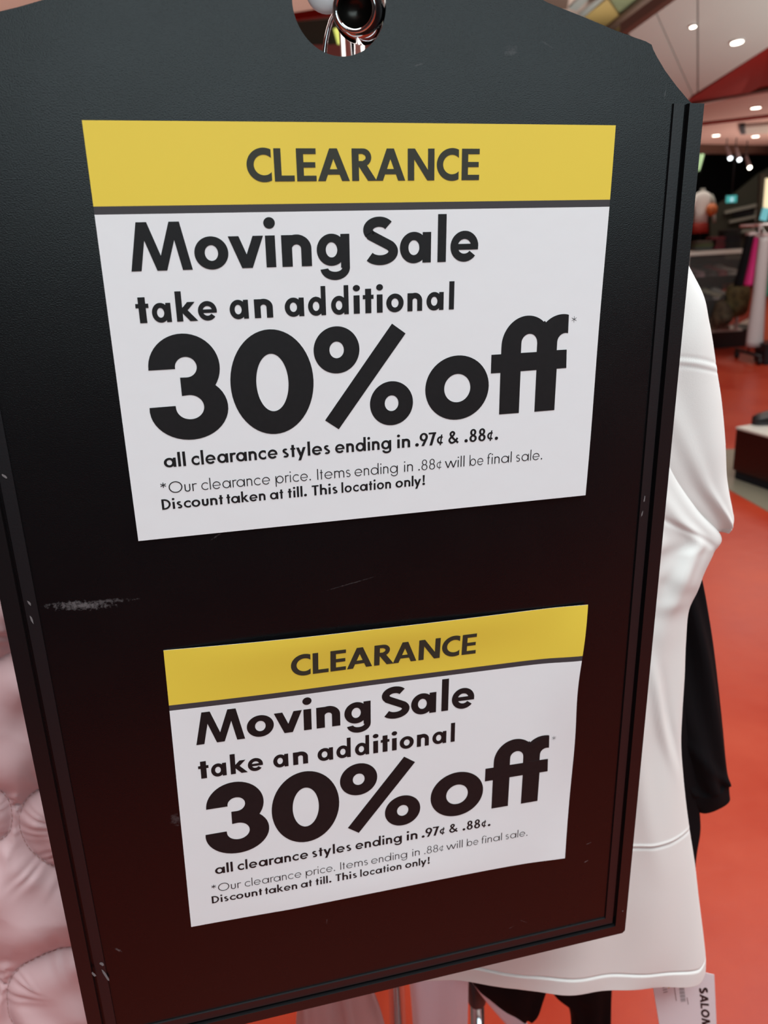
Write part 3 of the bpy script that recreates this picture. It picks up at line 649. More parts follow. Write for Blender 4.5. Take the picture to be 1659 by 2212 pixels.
def glyph(ch, w_):
    """returns (list of shapes, advance); a shape is a list of loops (outer, holes) or a strip"""
    s = XH; D = s + .02; R = D / 2; cy = s / 2; wt = w_ * .86; G = []; rx = R * 1.0
    A = 1.06
    def stem(x, y0=0, y1=s): G.append(rect(x, y0, x + w_, y1))
    if ch == 'o': G.append(ring(rx, cy, rx, R, w_, wt)); return G, 2 * rx
    if ch in 'adqg':
        G.append(ring(rx, cy, rx, R, w_, wt)); x = 2 * rx - w_ * .62
        y0, y1 = 0, s
        if ch == 'd': y1 = A
        if ch == 'q': y0 = -.30
        if ch == 'g': y0 = -.06
        G.append(rect(x, y0, x + w_, y1))
        if ch == 'g': 
            cxg = (x + w_ + .07) / 2; rg = x + w_ - cxg; G.append(arcs(cxg, -.05, rg, .275, wt, 0, -172))
        return G, x + w_
    if ch in 'bp':
        y0, y1 = (0, A) if ch == 'b' else (-.30, s)
        G.append(rect(0, y0, w_, y1)); G.append(ring(w_ * .62 + (rx - w_ * 0) , cy, rx, R, w_, wt)); return G, w_ * .62 + 2 * rx
    if ch == 'c': G.append(carc(rx, cy, rx, R, wt, rx + .24 - .25 * w_)); return G, rx + .24 - .25 * w_
    if ch == 'e':
        G.append(arcs(rx, cy, rx, R, wt, 0, 322)); hb = wt * .36
        G.append(rect(w_ * .5, cy - hb - .01, 2 * rx - .004, cy + hb - .01)); return G, 2 * rx
    if ch == 'f':
        r_ = .20 + w_ * .55; x = .07; G.append(rect(x, 0, x + w_, A - r_)); G.append(arcs(x + r_, A - r_, r_, r_ + .01, wt, 180, 75)); G.append(rect(0, s - wt * .85, x + w_ + .09, s)); return G, x + w_ + .10
    if ch == 't':
        x = .08; G.append(rect(x, 0, x + w_, .90)); G.append(rect(0, s - wt * .85, w_ + .16, s)); return G, w_ + .16
    if ch == 'l': G.append(rect(0, 0, w_, A)); return G, w_
    if ch == 'i':
        r_ = w_ * .52 + .014; G.append(rect(r_ - w_ / 2, 0, r_ + w_ / 2, s)); G.append([ell(r_, s + .262, r_, r_ * .97, 0, 360, 24)[:-1]]); return G, 2 * r_
    if ch == 'k':
        G.append(rect(0, 0, w_, A)); d = w_ * 1.22; G.append(dstroke(w_ * .9 + .02, s * .50, w_ + .30, s, d)); G.append(dstroke(w_ + .36, 0, w_ + .03, s * .60, d * 1.02)); return G, w_ + .36 + d / 2
    if ch in 'nmhr':
        W_ = .40 + w_ * .98; a = W_ / 2; n_ = 1 if ch != 'm' else 2
        G.append(rect(0, 0, w_, A if ch == 'h' else s)); x = 0
        if ch == 'r':
            r_ = a * 1.0; G.append(arcs(r_ + w_ * .12, s - r_ + .01, r_, r_, wt, 150, 62)); return G, w_ + .19
        for k in range(n_):
            G.append(arcs(x + a, s - a + .01, a, a, w_, 0, 160)); G.append(rect(x + W_ - w_, 0, x + W_, s - a + .012)); x += W_ - w_
        return G, x + w_
    if ch == 'u':
        W_ = .36 + w_ * .98; a = W_ / 2; G.append(rect(0, a - .01, w_, s)); G.append(rect(W_ - w_, a - .01, W_, s)); G.append(arcs(a, a - .01, a, a, w_, 180, 360)); return G, W_
    if ch == 's':
        h = wt / 2; W_ = .37 + w_ * .35
        G.append(spl(sline(W_, h, s), wt * .95, 3)); return G, W_
    if ch == 'v': xm = .32 + w_ * .25; d = w_ * 1.06; G += [dstroke(xm, 0, d / 2, s, d), dstroke(xm, 0, 2 * xm - d / 2, s, d)]; return G, 2 * xm
    if ch == 'w':
        d = w_ * 1.08; st_ = .21 + w_ * .28; x = d / 2
        for k in range(4): G.append(dstroke(x + (st_ * (k + 1) if k % 2 == 0 else st_ * k), 0, x + (st_ * k if k % 2 == 0 else st_ * (k + 1)), s, d))
        return G, x + 4 * st_ + d / 2
    if ch == 'y':
        d = w_ * 1.1; xm = .27 + w_ * .3; G.append(dstroke(xm, .02, d / 2, s, d)); xr = .54 + w_ * .12; sl = (xr - xm) / s; G.append(dstroke(xm - .30 * sl - .02 * sl, -.30, xr, s, d)); return G, xr + d / 2
    # ---- capitals
    if ch == 'C': G.append(carc(.51, .5, .51, .52, w_ * .93, .51 + .40 - .8 * w_)); return G, .91 - .8 * w_
    if ch == 'O': G.append(ring(.52, .5, .52, .52, w_, w_ * .95)); return G, 1.04
    if ch == 'L': G += [rect(0, 0, w_, 1), rect(0, 0, .46 + w_ * .8, wt * .92)]; return G, .46 + w_ * .8
    if ch == 'E': W_ = .45 + w_ * .8; G += [rect(0, 0, w_, 1), rect(0, 0, W_, wt * .88), rect(0, 1 - wt * .88, W_, 1), rect(0, .5 - wt * .42, W_ * .96, .5 + wt * .42)]; return G, W_
    if ch == 'A': W_ = .82 + w_ * .9; d = w_ * 1.10; G += [dstroke(d / 2, 0, W_ / 2, 1, d), dstroke(W_ - d / 2, 0, W_ / 2, 1, d), rect(W_ * .22, .20, W_ * .78, .20 + wt * .85)]; return G, W_
    if ch == 'R':
        b = .27; W_ = .50 + w_ * .6; xc = W_ - b
        G += [rect(0, 0, w_, 1), rect(0, 1 - wt * .85, xc, 1), rect(0, 1 - 2 * b - wt * .05, xc, 1 - 2 * b + wt * .80)]
        G.append(arcs(xc, 1 - b - wt * .02, b, b + wt * .02, wt * .95, -90, 90)); G.append(dstroke(W_ + .05 - w_ * .1, 0, w_ * .95 + .12, .50, w_ * 1.28)); return G, W_ + .05 + w_ * .5
    if ch == 'N': W_ = .76 + w_ * .75; G += [rect(0, 0, w_, 1), rect(W_ - w_, 0, W_, 1), [[(0, 1), (w_ * 1.1, 1), (W_, 0), (W_ - w_ * 1.1, 0)]]]; return G, W_
    if ch == 'M':
        W_ = 1.12 + w_ * .85; d = w_ * 1.0; t_ = .20; xm = W_ / 2
        G += [dstroke(d / 2, 0, d / 2 + t_, 1, d), dstroke(W_ - d / 2, 0, W_ - d / 2 - t_, 1, d), dstroke(xm, 0, d / 2 + t_ + .01, 1, d * .98), dstroke(xm, 0, W_ - d / 2 - t_ - .01, 1, d * .98)]; return G, W_
    if ch == 'S':
        h = wt / 2; W_ = .68 + w_ * .45
        G.append(spl(sline(W_, h, 1), w_ * 1.03, 3)); return G, W_
    if ch == 'I': G.append(rect(0, 0, w_, 1)); return G, w_
    if ch == 'D': r_ = .5; W_ = .62 + w_ * .4; G += [rect(0, 0, w_, 1), rect(0, 0, W_ - r_ + .01, wt * .9), rect(0, 1 - wt * .9, W_ - r_ + .01, 1), arcs(W_ - r_, .5, r_, .5, wt * 1.02, -90, 90)[0:1]]; return G, W_
    if ch == 'T': W_ = .46 + w_ * .6; G += [rect(W_ / 2 - w_ / 2, 0, W_ / 2 + w_ / 2, 1), rect(0, 1 - wt * .9, W_, 1)]; return G, W_
    # ---- figures and signs
    if ch == '8': r1, r2 = .215 + w_ * .12, .26 + w_ * .12; G += [ring(r2, .5 - 0 + .265 - .02 + (.5 - .265 - .24) * 0, r1, .265, w_ * .9, wt * .85), ring(r2, .275, r2, .285, w_ * .95, wt * .88)]; return G, 2 * r2
    if ch == '9': r_ = .27 + w_ * .12; G += [ring(r_, 1 - .31, r_, .32, w_ * .95, wt * .9), dstroke(r_ * .75, 0, 2 * r_ - w_ * .62, .57, w_ * 1.1)]; return G, 2 * r_
    if ch == '7': W_ = .46 + w_ * .4; G += [rect(0, 1 - wt * .88, W_, 1), dstroke(w_ * .7 + .03, 0, W_ - w_ * .6, 1, w_ * 1.12)]; return G, W_
    if ch == '¢':
        r_ = .255 + w_ * .08; c_ = .36; G.append(arcs(r_, c_, r_, .295, wt * .85, 50, 310)); G.append(dstroke(r_ * .90, -.04, r_ * 1.28, .78, w_ * .55)); return G, r_ * 1.75
    if ch == '&':
        G.append(spl([(.74 + w_ * .3, .02 + w_ * .1), (.48, .33), (.24, .62), (.20, .80), (.345, .945 - w_ * .2), (.48, .80), (.40, .63), (.16, .40), (.10 + w_ * .1, .23), (.28, .045 + w_ * .1), (.52, .14), (.72 + w_ * .1, .42)], w_ * .85)); return G, .78 + w_ * .4
    if ch == '.': r_ = w_ * .66 + .012; G.append([ell(r_, r_, r_, r_, 0, 360, 20)[:-1]]); return G, 2 * r_
    if ch == '!': r_ = w_ * .66 + .01; G.append([ell(r_, r_, r_, r_, 0, 360, 20)[:-1]]); G.append([[(r_ - w_ * .34, .32), (r_ + w_ * .34, .32), (r_ + w_ * .55, 1.02), (r_ - w_ * .55, 1.02)]]); return G, 2 * r_
    if ch == '*':
        c_ = (.24, .76)
        for k in range(3):
            a = math.radians(30 + 60 * k); dx, dy = math.cos(a), math.sin(a); L_1 = .235; h = w_ * .38
            G.append([[(c_[0] - dx * L_1 + dy * h, c_[1] - dy * L_1 - dx * h), (c_[0] + dx * L_1 + dy * h, c_[1] + dy * L_1 - dx * h), (c_[0] + dx * L_1 - dy * h, c_[1] + dy * L_1 + dx * h), (c_[0] - dx * L_1 - dy * h, c_[1] - dy * L_1 + dx * h)]])
        return G, .48
    return [], .2
def xfm(G, fx, fy):
    out = []
    for sh_ in G:
        if isinstance(sh_, tuple): out.append(('strip', [(fx(p), fy(p)) for p in sh_[1]], [(fx(p), fy(p)) for p in sh_[2]]))
        else: out.append([[(fx(p), fy(p)) for p in L] for L in sh_])
    return out
def word(txt, xl, xr, base, cap, w_, gap=.10, skew=0):
    """shapes of a word stretched to run from xl to xr (sheet millimetres, y down)"""
    x = 0; items_ = []
    for i, ch in enumerate(txt):
        G, adv = glyph(ch, w_)
        g = gap
        nx = txt[i + 1] if i + 1 < len(txt) else ''
        if (ch + nx) in ('ra', 'ry', 'ty', 'ov', 'vi', 'ke', 'ta', 'AR', 'RA', 'AN', 'LE', 'EA', 'ly', 'll', '97', '7¢', 'Th', '.9', 'av', 'ka', 'wi', 'co'):
            g *= {'AN': .9, 'LE': 1, 'll': 1.1, 'RA': .15, 'EA': .35, 'AR': .8, 'ov': .45, 'vi': .7, 'Th': .8}.get(ch + nx, .45)
        items_.append((G, x)); x += adv + g; last = g
    tot = x - last; sx = (xr - xl) / tot; out = []
    for G, x_ in items_: out += xfm(G, lambda p: xl + (x_ + p[0]) * sx, lambda p: base - p[1] * cap)
    return out
def letters(txt, ext, base, cap, w_):
    out = []
    for ch, (a, b) in zip(txt, ext):
        G, adv = glyph(ch, w_); k = (b - a) / adv; out += xfm(G, lambda p: a + p[0] * k, lambda p: base - p[1] * cap)
    return out
LINES = []     # (name, shapes, ink)
def line(words, base, cap, w_, ink, gap=.10):
    sh_ = []
    for t, a, b in words: sh_ += word(t, a, b, base, cap, w_, gap)
    LINES.append((sh_, ink))
LINES.append((letters('CLEARANCE', [(75.8, 88.2), (89.6, 99.8), (101.0, 111.1), (111.8, 128.5), (129.8, 142.8), (142.4, 158.4), (159.8, 174.5), (175.8, 188.1), (189.8, 199.8)], 27.6, 15.5, .225), m_ink2))
LINES.append((letters('MovingSale', [(14.2, 44.7), (46.2, 63.4), (63.7, 81.8), (82.3, 88.3), (91.1, 106.9), (109.7, 127.5), (135.0, 153.9), (155.4, 173.1), (176.9, 181.8), (184.3, 200.6)], 69.5, 23.5, .212), m_ink))
LINES.append((letters('takeanadditional', [(14.0, 20.5), (21.9, 31.6), (34.2, 45.0), (45.3, 55.1), (61.8, 71.7), (74.8, 84.7), (91.1, 101.6), (103.8, 113.6), (116.5, 126.3), (128.8, 132.8), (134.3, 140.4), (141.9, 145.8), (147.6, 157.6), (159.8, 168.4), (170.9, 181.0), (184.2, 187.2)], 95.4, 14.5, .205), m_ink))
line([('all', 19.0, 30.9), ('clearance', 34, 82.2), ('styles', 85, 112.8), ('ending', 115.8, 149.6), ('in', 153.1, 161.2), ('.97¢', 164.3, 182), ('&', 184.8, 191.8), ('.88¢.', 195.3, 217)], 174.1, 7.9, .178, m_ink, .12)
line([('*Our', 15.5, 35), ('clearance', 38, 76.9), ('price.', 80.1, 100.8), ('Items', 104.6, 124.5), ('ending', 127, 153.5), ('in', 157.3, 162.9), ('.88¢', 166.3, 181.1), ('will', 183.1, 195.7), ('be', 199, 207.9), ('final', 210.4, 226.5), ('sale.', 229.5, 247.1)], 189.1, 6.5, .088, m_ink3, .15)
line([('Discount', 15.2, 49.4), ('taken', 51.3, 73.7), ('at', 76.3, 84.1), ('till.', 86.8, 98), ('This', 101, 116.4), ('location', 118.8, 149.2), ('only!', 152, 170.6)], 198.6, 6.2, .175, m_ink, .12)
# the big line, outlines measured in sheet millimetres
def el(cx, cy, rx, ry, a0, a1, n=28): return [(cx + rx * math.cos(math.radians(a0 + (a1 - a0) * i / n)), cy - ry * math.sin(math.radians(a0 + (a1 - a0) * i / n))) for i in range(n + 1)]
three = el(35.4, 119.8, 18.7, 18.2, 181, -35) + el(35.8, 142.0, 21.0, 17.4, 43, -173) + [(28.7, 140.0)] + el(36.3, 141.3, 7.5, 6.6, -190 + 360 - 360 + 20, -190 + 20, 1)[:0]
three = el(35.4, 119.8, 18.7, 18.2, 181, -36) + el(35.8, 142.0, 21.0, 17.4, 44, -186) + [(28.7, 140.0)] + el(36.3, 141.2, 7.5, 6.7, 190, 450)[:] + [(32.6, 134.8), (32.6, 124.8)] + el(36.2, 119.4, 5.7, 5.5, -90, 187)
def full(cx, cy, rx, ry): return el(cx, cy, rx, ry, 0, 360, 56)[:-1]
ffo = ([(217.1, 158.4), (217.0, 133.3), (211.0, 133.3), (211.0, 122.4), (217.1, 122.4)] + el(233.0, 118, 15.9, 17.1, 180, 50) + [(243.7, 104.3)] + el(255.2, 117.5, 15.8, 16.5, 132, 78) +
       [(259.0, 101.6), (259.3, 112.2)] + el(257.6, 117.2, 5.0, 5.2, 78, 180) + [(252.6, 121.9), (259.1, 121.9), (259.6, 132.9), (253.3, 133.0), (253.3, 158.3), (240.1, 158.4), (240.1, 133.0), (229.9, 133.1), (229.9, 158.4)])
ffi = [(229.6, 122.3), (229.6, 117.0)] + el(234.6, 116.6, 5.0, 5.2, 170, 10) + [(239.7, 117.0), (239.7, 122.3)]
big = [[three], [full(82, 130.7, 23, 29.1), full(82, 130.7, 8.9, 16.0)], [full(118.8, 114.7, 13, 13), full(118.8, 114.6, 4.1, 4.6)], [full(150.1, 147, 12.9, 12.9), full(150.1, 146.9, 4.1, 4.6)],
       [[(150.8, 101.7), (158.7, 107.5), (118.4, 159.9), (110.6, 154.1)]], [full(190.2, 140.6, 19.7, 19.0), full(190.2, 140.7, 8.1, 8.4)], [ffo, ffi]]
for k in range(3):
    a = math.radians(90 + 60 * k); dx, dy = math.cos(a) * 1.75, math.sin(a) * 1.75; h = .11; nx, ny = -math.sin(a) * h, math.cos(a) * h
    big.append([[(262.6 - dx + nx, 104.3 - dy + ny), (262.6 + dx + nx, 104.3 + dy + ny), (262.6 + dx - nx, 104.3 + dy - ny), (262.6 - dx - nx, 104.3 - dy - ny)]])
LINES.insert(3, (big, m_ink))

# ---------------------------------------------------------------- the two printed sheets
PW, PH = 279.4, 215.9
def make_sheet(corners, zf, dxy, label, name='printed_sheet'):
    c = [bp(x, y, 0) for x, y in corners]
    def pos(x, y, dz=0.0):
        u, v = x / PW, y / PH
        p = c[0] * (1 - u) * (1 - v) + c[1] * u * (1 - v) + c[2] * u * v + c[3] * (1 - u) * v
        ox, oy = dxy(u, v)
        return Vector((p.x + ox, p.y + oy, zf(u, v) + dz))
    root = empty(name, None, label, 'paper sign', 'clearance sheets on the sign board', mat=MB)
    nx = 70; ys = sorted(set([PH * i / 54 for i in range(55)] + [38.4, 42.2])); xs = [PW * i / nx for i in range(nx + 1)]
    vs = [pos(x, y) for y in ys for x in xs]; fs = []; fm = []
    for j in range(len(ys) - 1):
        for i in range(nx):
            fs.append((j * (nx + 1) + i, (j + 1) * (nx + 1) + i, (j + 1) * (nx + 1) + i + 1, j * (nx + 1) + i + 1)); ym = (ys[j] + ys[j + 1]) / 2
            fm.append(0 if ym > 42.2 else (2 if ym > 38.4 else 1))
    N_ = len(vs); back = [v - Vector((0, 0, .00018)) for v in vs]; ny_ = len(ys)
    fs2 = [tuple(i + N_ for i in f[::-1]) for f in fs]
    loop_ = [i for i in range(nx + 1)] + [j * (nx + 1) + nx for j in range(1, ny_)] + [(ny_ - 1) * (nx + 1) + i for i in range(nx - 1, -1, -1)] + [j * (nx + 1) for j in range(ny_ - 2, 0, -1)]
    rv = [vs[i] for i in loop_] + [back[i] for i in loop_]; K = len(loop_)
    fs3 = [(2 * N_ + i, 2 * N_ + (i + 1) % K, 2 * N_ + K + (i + 1) % K, 2 * N_ + K + i) for i in range(K)]
    o = pyobj('paper', vs + back + rv, fs + fs2 + fs3, [m_white_print, m_yellow, m_bar], root, True, world=False, fmats=fm + [0] * (len(fs2) + len(fs3)))
    for shapes, ink in LINES:
        bm = bmesh.new()
        for k, sh_ in enumerate(shapes):
            z = 1e-3 * (k % 7)
            if isinstance(sh_, tuple):
                L = [bm.verts.new((x, y, z)) for x, y in sh_[1]]; R = [bm.verts.new((x, y, z)) for x, y in sh_[2]]
                for i in range(len(L) - 1):
                    try: bm.faces.new((L[i], L[i + 1], R[i + 1], R[i]))
                    except ValueError: pass
            else:
                fl = [bm.verts.new((x, y, z)) for Lp in sh_ for x, y in Lp]
                for t in tessellate_polygon([[Vector((x, y, 0)) for x, y in Lp] for Lp in sh_]):
                    try: bm.faces.new([fl[i] for i in t])
                    except ValueError: pass
        for i in range(1, 14): bmesh.ops.bisect_plane(bm, geom=bm.verts[:] + bm.edges[:] + bm.faces[:], plane_co=(i * 20, 0, 0), plane_no=(1, 0, 0))
        for i in range(1, 11): bmesh.ops.bisect_plane(bm, geom=bm.verts[:] + bm.edges[:] + bm.faces[:], plane_co=(0, i * 20, 0), plane_no=(0, 1, 0))
        for v in bm.verts: v.co = pos(v.co.x, v.co.y, .00012 + v.co.z * 4e-3)
        bmesh.ops.recalc_face_normals(bm, faces=bm.faces[:])
        for f in bm.faces:
            if f.normal.z < 0: f.normal_flip()
        me = bpy.data.meshes.new('lettering'); bm.to_mesh(me); bm.free(); link('lettering', me, ink, root)
    return root
sm = lambda t: t * t * (3 - 2 * t)
make_sheet([(177, 260), (1329, 271), (1262, 1068), (299, 1168)],
           lambda u, v: .0006 + .0012 * math.sin(PI * u) * (1 - v) ** 2 + .0012 * u * v, lambda u, v: (.0002 * math.sin(3 * PI * v) * u, 0),
           'upper printed clearance sheet lying flat on the board below the hook hole')
make_sheet([(353, 1404), (1267, 1303), (1218, 1850), (413, 2001)],
           lambda u, v: .0006 + (.0030 * math.exp(-((v) / .10) ** 2) * math.sin(PI * min(1, u * 1.05)) + .0012 * max(0, math.sin(2.2 * PI * u)) * math.exp(-((v - .1) / .16) ** 2)) + .0022 * math.exp(-((1 - u) / .08) ** 2) * (1 + math.sin(2 * PI * v)) * .6 + .0018 * math.exp(-((1 - v) / .16) ** 2) * math.sin(PI * u) ** 2,
           lambda u, v: (-.0026 * u ** 6 * math.exp(-((v - .30) / .16) ** 2) , .0022 * v ** 5 * math.sin(PI * max(0, (u - .25) / .75)) if u > .25 else 0),
           'lower printed clearance sheet with lifted top edge near the board bottom')

# ================================================================== garments behind the board
def catmull(rows, n):
    rows = [np.array(r, float) for r in rows]; P_ = [rows[0]] + rows + [rows[-1]]; out = []
    m = len(rows) - 1
    for i in range(n + 1):
        t = m * i / n; k = min(int(t), m - 1); f = t - k; a, b, c, d = P_[k], P_[k + 1], P_[k + 2], P_[k + 3]
        out.append(.5 * (2 * b + (c - a) * f + (2 * a - 5 * b + 4 * c - d) * f * f + (3 * b - a - 3 * c + d) * f ** 3))
    return out
def garment(name, rows, z, mat, parent, nrow=120, nc=96, fold=None, sag=None, flat=.55, solid=True, cap=False):
    """rows: (Lx, Ly, Rx, Ry, half thickness) with picture coordinates on the plane z behind the board"""
    R3 = []
    for lx, ly, rx, ry, th in rows:
        a = bp(lx, ly, z); b = bp(rx, ry, z); R3.append((a.x, a.y, b.x, b.y, th))
    vs, fs = [], []
    for i, (ax, ay, bx, by, th) in enumerate(catmull(R3, nrow)):
        v = i / nrow
        for k in range(nc):
            t = 2 * PI * k / nc; cs, sn = math.cos(t), math.sin(t); u = .5 + .5 * math.copysign(abs(cs) ** .8, cs)
            x = ax + (bx - ax) * u; y = ay + (by - ay) * u; zz = z + th * math.copysign(abs(sn) ** flat, sn)
            if fold:
                f = fold(u, v); zz += f * (1 if sn >= 0 else .6) * min(1, abs(sn) * 2.5)
            if sag: y -= sag(u) * sm(max(0, min(1, (v - .8) / .2)))
            vs.append((x, y, zz))
    for i in range(nrow):
        for k in range(nc): fs.append((i * nc + k, i * nc + (k + 1) % nc, (i + 1) * nc + (k + 1) % nc, (i + 1) * nc + k))
    if cap: fs.append(tuple(range(nc))); fs.append(tuple(nrow * nc + k for k in range(nc))[::-1])
    o = pyobj(name, vs, fs, mat, parent, True, world=False)
    bm = bmesh.new(); bm.from_mesh(o.data); bmesh.ops.recalc_face_normals(bm, faces=bm.faces[:]); bm.to_mesh(o.data); bm.free()
    if solid:
        md = o.modifiers.new('cloth', 'SOLIDIFY'); md.thickness = .0012; md.offset = -1
    return o
def wedge(d, w_): return math.exp(-(d / w_) ** 2)
def hangerpart(root, z, half, y0, mat=None, neck=True):
    """clear hanger: shoulders, hook over the arm"""
    mat = mat or m_clear; cx = -.004
    pts = [(cx - half, y0 - .10, z), (cx - half * .6, y0 - .055, z), (cx - .03, y0 - .012, z), (cx, y0, z), (cx + .03, y0 - .012, z), (cx + half * .6, y0 - .055, z), (cx + half, y0 - .10, z)]
    v, f = tube(pts, .006, 12); h = pyobj('hanger', v, f, mat, root, True, world=False)
    hx = .055; hk = [(cx, y0, z), (cx + .012, y0 + .012, z), (hx, .028, z)] + [(hx + .016 * math.sin(t), .046 - .018 * math.cos(t), z) for t in [0.0, .4, .8, 1.2, 1.6, 2.0, 2.4, 2.8, 3.2, 3.6, 4.0]]
    v, f = tube(hk, .0014, 10); pyobj('hook', v, f, m_chrome, h, True, world=False)
    return h

# white t-shirt
tee = empty('white_t_shirt', None, 'white heavy cotton t-shirt hanging directly behind the sign board', 't-shirt', mat=MB)
ZT = -.085
def tfold(u, v):
    f = .0035 * math.sin(7 * u + 3 * v) + .0022 * math.sin(19 * u - 5 * v + 1.0)
    f += .006 * wedge(u - (.80 + .10 * v), .025) * math.sin(PI * min(1, v * 1.2)) * .8
    f -= .005 * wedge(u - (.88 - .25 * (v - .45)), .03) * wedge(v - .55, .15)
    f += .006 * wedge(u - .93, .02) * wedge(v - .33, .10)
    cr = (u - .90) - (v - .24) * 1.3; f -= .0012 * wedge(cr, .012) * wedge(v - .26, .05)
    f += .0012 * wedge((u - .88) + (v - .36) * .5, .02) * wedge(v - .36, .05)
    f += .0012 * math.sin(40 * u + 20 * v) * (v > .1)
    # seam and hem stitching
    f += .0011 * wedge(v - (.765 - .03 * (u - .9)), .0016) - .0016 * wedge(v - (.7685 - .03 * (u - .9)), .002) - .0016 * wedge(v - .957, .0018)
    if v > .957: f += .0008
    f += .0004 * math.sin(130 * v + 7 * u + 2 * math.sin(9 * u)) * wedge(v - .45, .05) * wedge(u - .84, .12) + 0.0004 * math.sin(90 * v - 40 * u) * wedge(v - .40, .05)
    f += .0040 * wedge((u - .93) - (v - .60) * .45, .012) * wedge(v - .58, .06) - .002 * wedge((u - .955) - (v - .60) * .45, .010) * wedge(v - .60, .06)
    return f
body_rows = [(500, 470, 1000, 455, .014), (360, 560, 1210, 520, .020), (330, 700, 1330, 700, .026), (330, 860, 1400, 880, .028), (340, 1000, 1436, 1000, .028), (350, 1080, 1492, 1090, .027), (360, 1125, 1547, 1150, .022), (362, 1160, 1532, 1186, .022),
             (366, 1200, 1511, 1230, .024), (372, 1240, 1497, 1270, .024), (380, 1300, 1479, 1312, .024), (400, 1400, 1473, 1380, .024), (420, 1500, 1470, 1450, .024), (430, 1600, 1465, 1530, .024), (440, 1660, 1463, 1595, .024), (450, 1720, 1468, 1660, .024),
             (460, 1780, 1475, 1725, .024), (470, 1830, 1484, 1790, .024), (480, 1890, 1494, 1855, .024), (490, 1940, 1502, 1925, .024), (500, 1990, 1512, 2000, .023), (510, 2030, 1518, 2050, .022), (520, 2062, 1519, 2082, .021)]
garment('body', body_rows, ZT, m_tee, tee, 620, 220, tfold, lambda u: (.0125 if u < .97 else .0125 * max(0, 1 - ((u - .97) / .03) ** 2)) * min(1, max(0, (u - .25) / .3)))
def sfold(u, v):
    f = .0015 * math.sin(9 * u + 2 * v) + .004 * wedge(u - .45 - .3 * (v - .5), .10) * v
    v0 = .190 + .170 * u; f += .0004 * wedge(v - v0, .008) - .0007 * wedge(v - v0 + .009, .0026) - .0007 * wedge(v - v0 - .009, .0026)
    f -= .0014 * wedge(v - .93, .006)
    return f
sl_rows = [(1050, 560, 1150, 330, .012), (1180, 660, 1380, 440, .018), (1260, 770, 1492, 605, .020), (1300, 850, 1516, 690, .022), (1320, 900, 1533, 795, .022), (1345, 950, 1543, 860, .022), (1385, 1010, 1550, 940, .022), (1425, 1055, 1553, 1010, .021), (1470, 1095, 1558, 1052, .020), (1505, 1125, 1565, 1085, .018), (1520, 1139, 1571, 1112, .015), (1529, 1146, 1563, 1134, .010)]
garment('sleeve', sl_rows, ZT - .006, m_tee, tee, 300, 150, sfold)
mir = [(2 * 700 - a[2] - 80, a[3] + 0, 2 * 700 - a[0] - 80, a[1], a[4]) for a in sl_rows[:9]]
garment('sleeve', [(-40 + 60, 700, 420, 560, .018), (-60 + 60, 860, 400, 800, .02), (-60 + 60, 1000, 360, 980, .02)], ZT - .02, m_tee, tee, 40, 40)
hangerpart(tee, ZT, .19, .0)

# black t-shirt further back
bt = empty('black_t_shirt', None, 'black t-shirt hanging behind the white t-shirt, short sleeve showing', 't-shirt', mat=MB)
ZK = -.155
def kfold(u, v): return (1 if v < .8 else max(0, (1 - v) / .2)) * .004 * math.sin(8 * u + 4 * v) + .003 * math.sin(17 * u - 9 * v) * (v < .85) + .004 * wedge(v - .72 - .3 * (u - .5), .02)
garment('body', [(560, 620, 1000, 600, .014), (420, 760, 1250, 740, .018), (420, 1100, 1420, 1150, .02), (440, 1400, 1470, 1400, .02), (460, 1600, 1490, 1600, .02), (480, 1700, 1505, 1700, .02), (490, 1750, 1508, 1745, .02), (495, 1790, 1510, 1790, .02), (500, 1830, 1503, 1832, .02), (510, 1880, 1494, 1880, .02), (520, 1930, 1480, 1930, .02)], ZK, m_black, bt, 90, 80, kfold)
garment('sleeve', [(1050, 720, 1100, 600, .012), (1200, 900, 1330, 800, .016), (1300, 1100, 1450, 1050, .018), (1360, 1260, 1500, 1230, .018), (1390, 1400, 1529, 1370, .019), (1400, 1520, 1545, 1470, .019), (1420, 1610, 1556, 1560, .019), (1450, 1680, 1563, 1640, .018), (1480, 1722, 1567, 1690, .017), (1500, 1745, 1568, 1712, .015)], ZK - .005, m_black, bt, 90, 60, kfold)
hangerpart(bt, ZK, .19, -.03)

# dark shorts and pale garments whose lower ends show under the board
ls = empty('black_leggings', None, 'black leggings whose legs show below the white t-shirt hem', 'leggings', mat=MB)
ZL = -.215
garment('waist', [(900, 1500, 1330, 1480, .015), (880, 1750, 1340, 1720, .02), (900, 2000, 1330, 1960, .022), (985, 2100, 1318, 2080, .022)], ZL, m_black, ls, 50, 60, lambda u, v: .003 * math.sin(12 * u + 4 * v))
garment('leg', [(1170, 2060, 1318, 2050, .020), (1185, 2130, 1316, 2120, .019), (1222, 2165, 1314, 2150, .017), (1236, 2200, 1313, 2190, .016), (1240, 2270, 1310, 2260, .016), (1245, 2360, 1306, 2350, .015)], ZL, m_black, ls, 60, 40, lambda u, v: .002 * math.sin(12 * u + 4 * v))
garment('leg', [(990, 2050, 1200, 2050, .020), (1018, 2115, 1180, 2115, .018), (1050, 2145, 1168, 2150, .016), (1085, 2175, 1158, 2180, .013), (1118, 2196, 1148, 2196, .008)], ZL + .004, m_black, ls, 60, 40, lambda u, v: .002 * math.sin(12 * u + 4 * v), cap=True)
lv = empty('lavender_top', None, 'pale lavender garment hanging below the board centre, behind the leggings', 'top', mat=MB)
garment('body', [(780, 1700, 1020, 1680, .014), (860, 1950, 1010, 1930, .015), (884, 2110, 1010, 2095, .016), (893, 2210, 1008, 2205, .016), (900, 2330, 1006, 2320, .016)], -.275, m_lav, lv, 60, 50, lambda u, v: .003 * math.sin(11 * u + v))
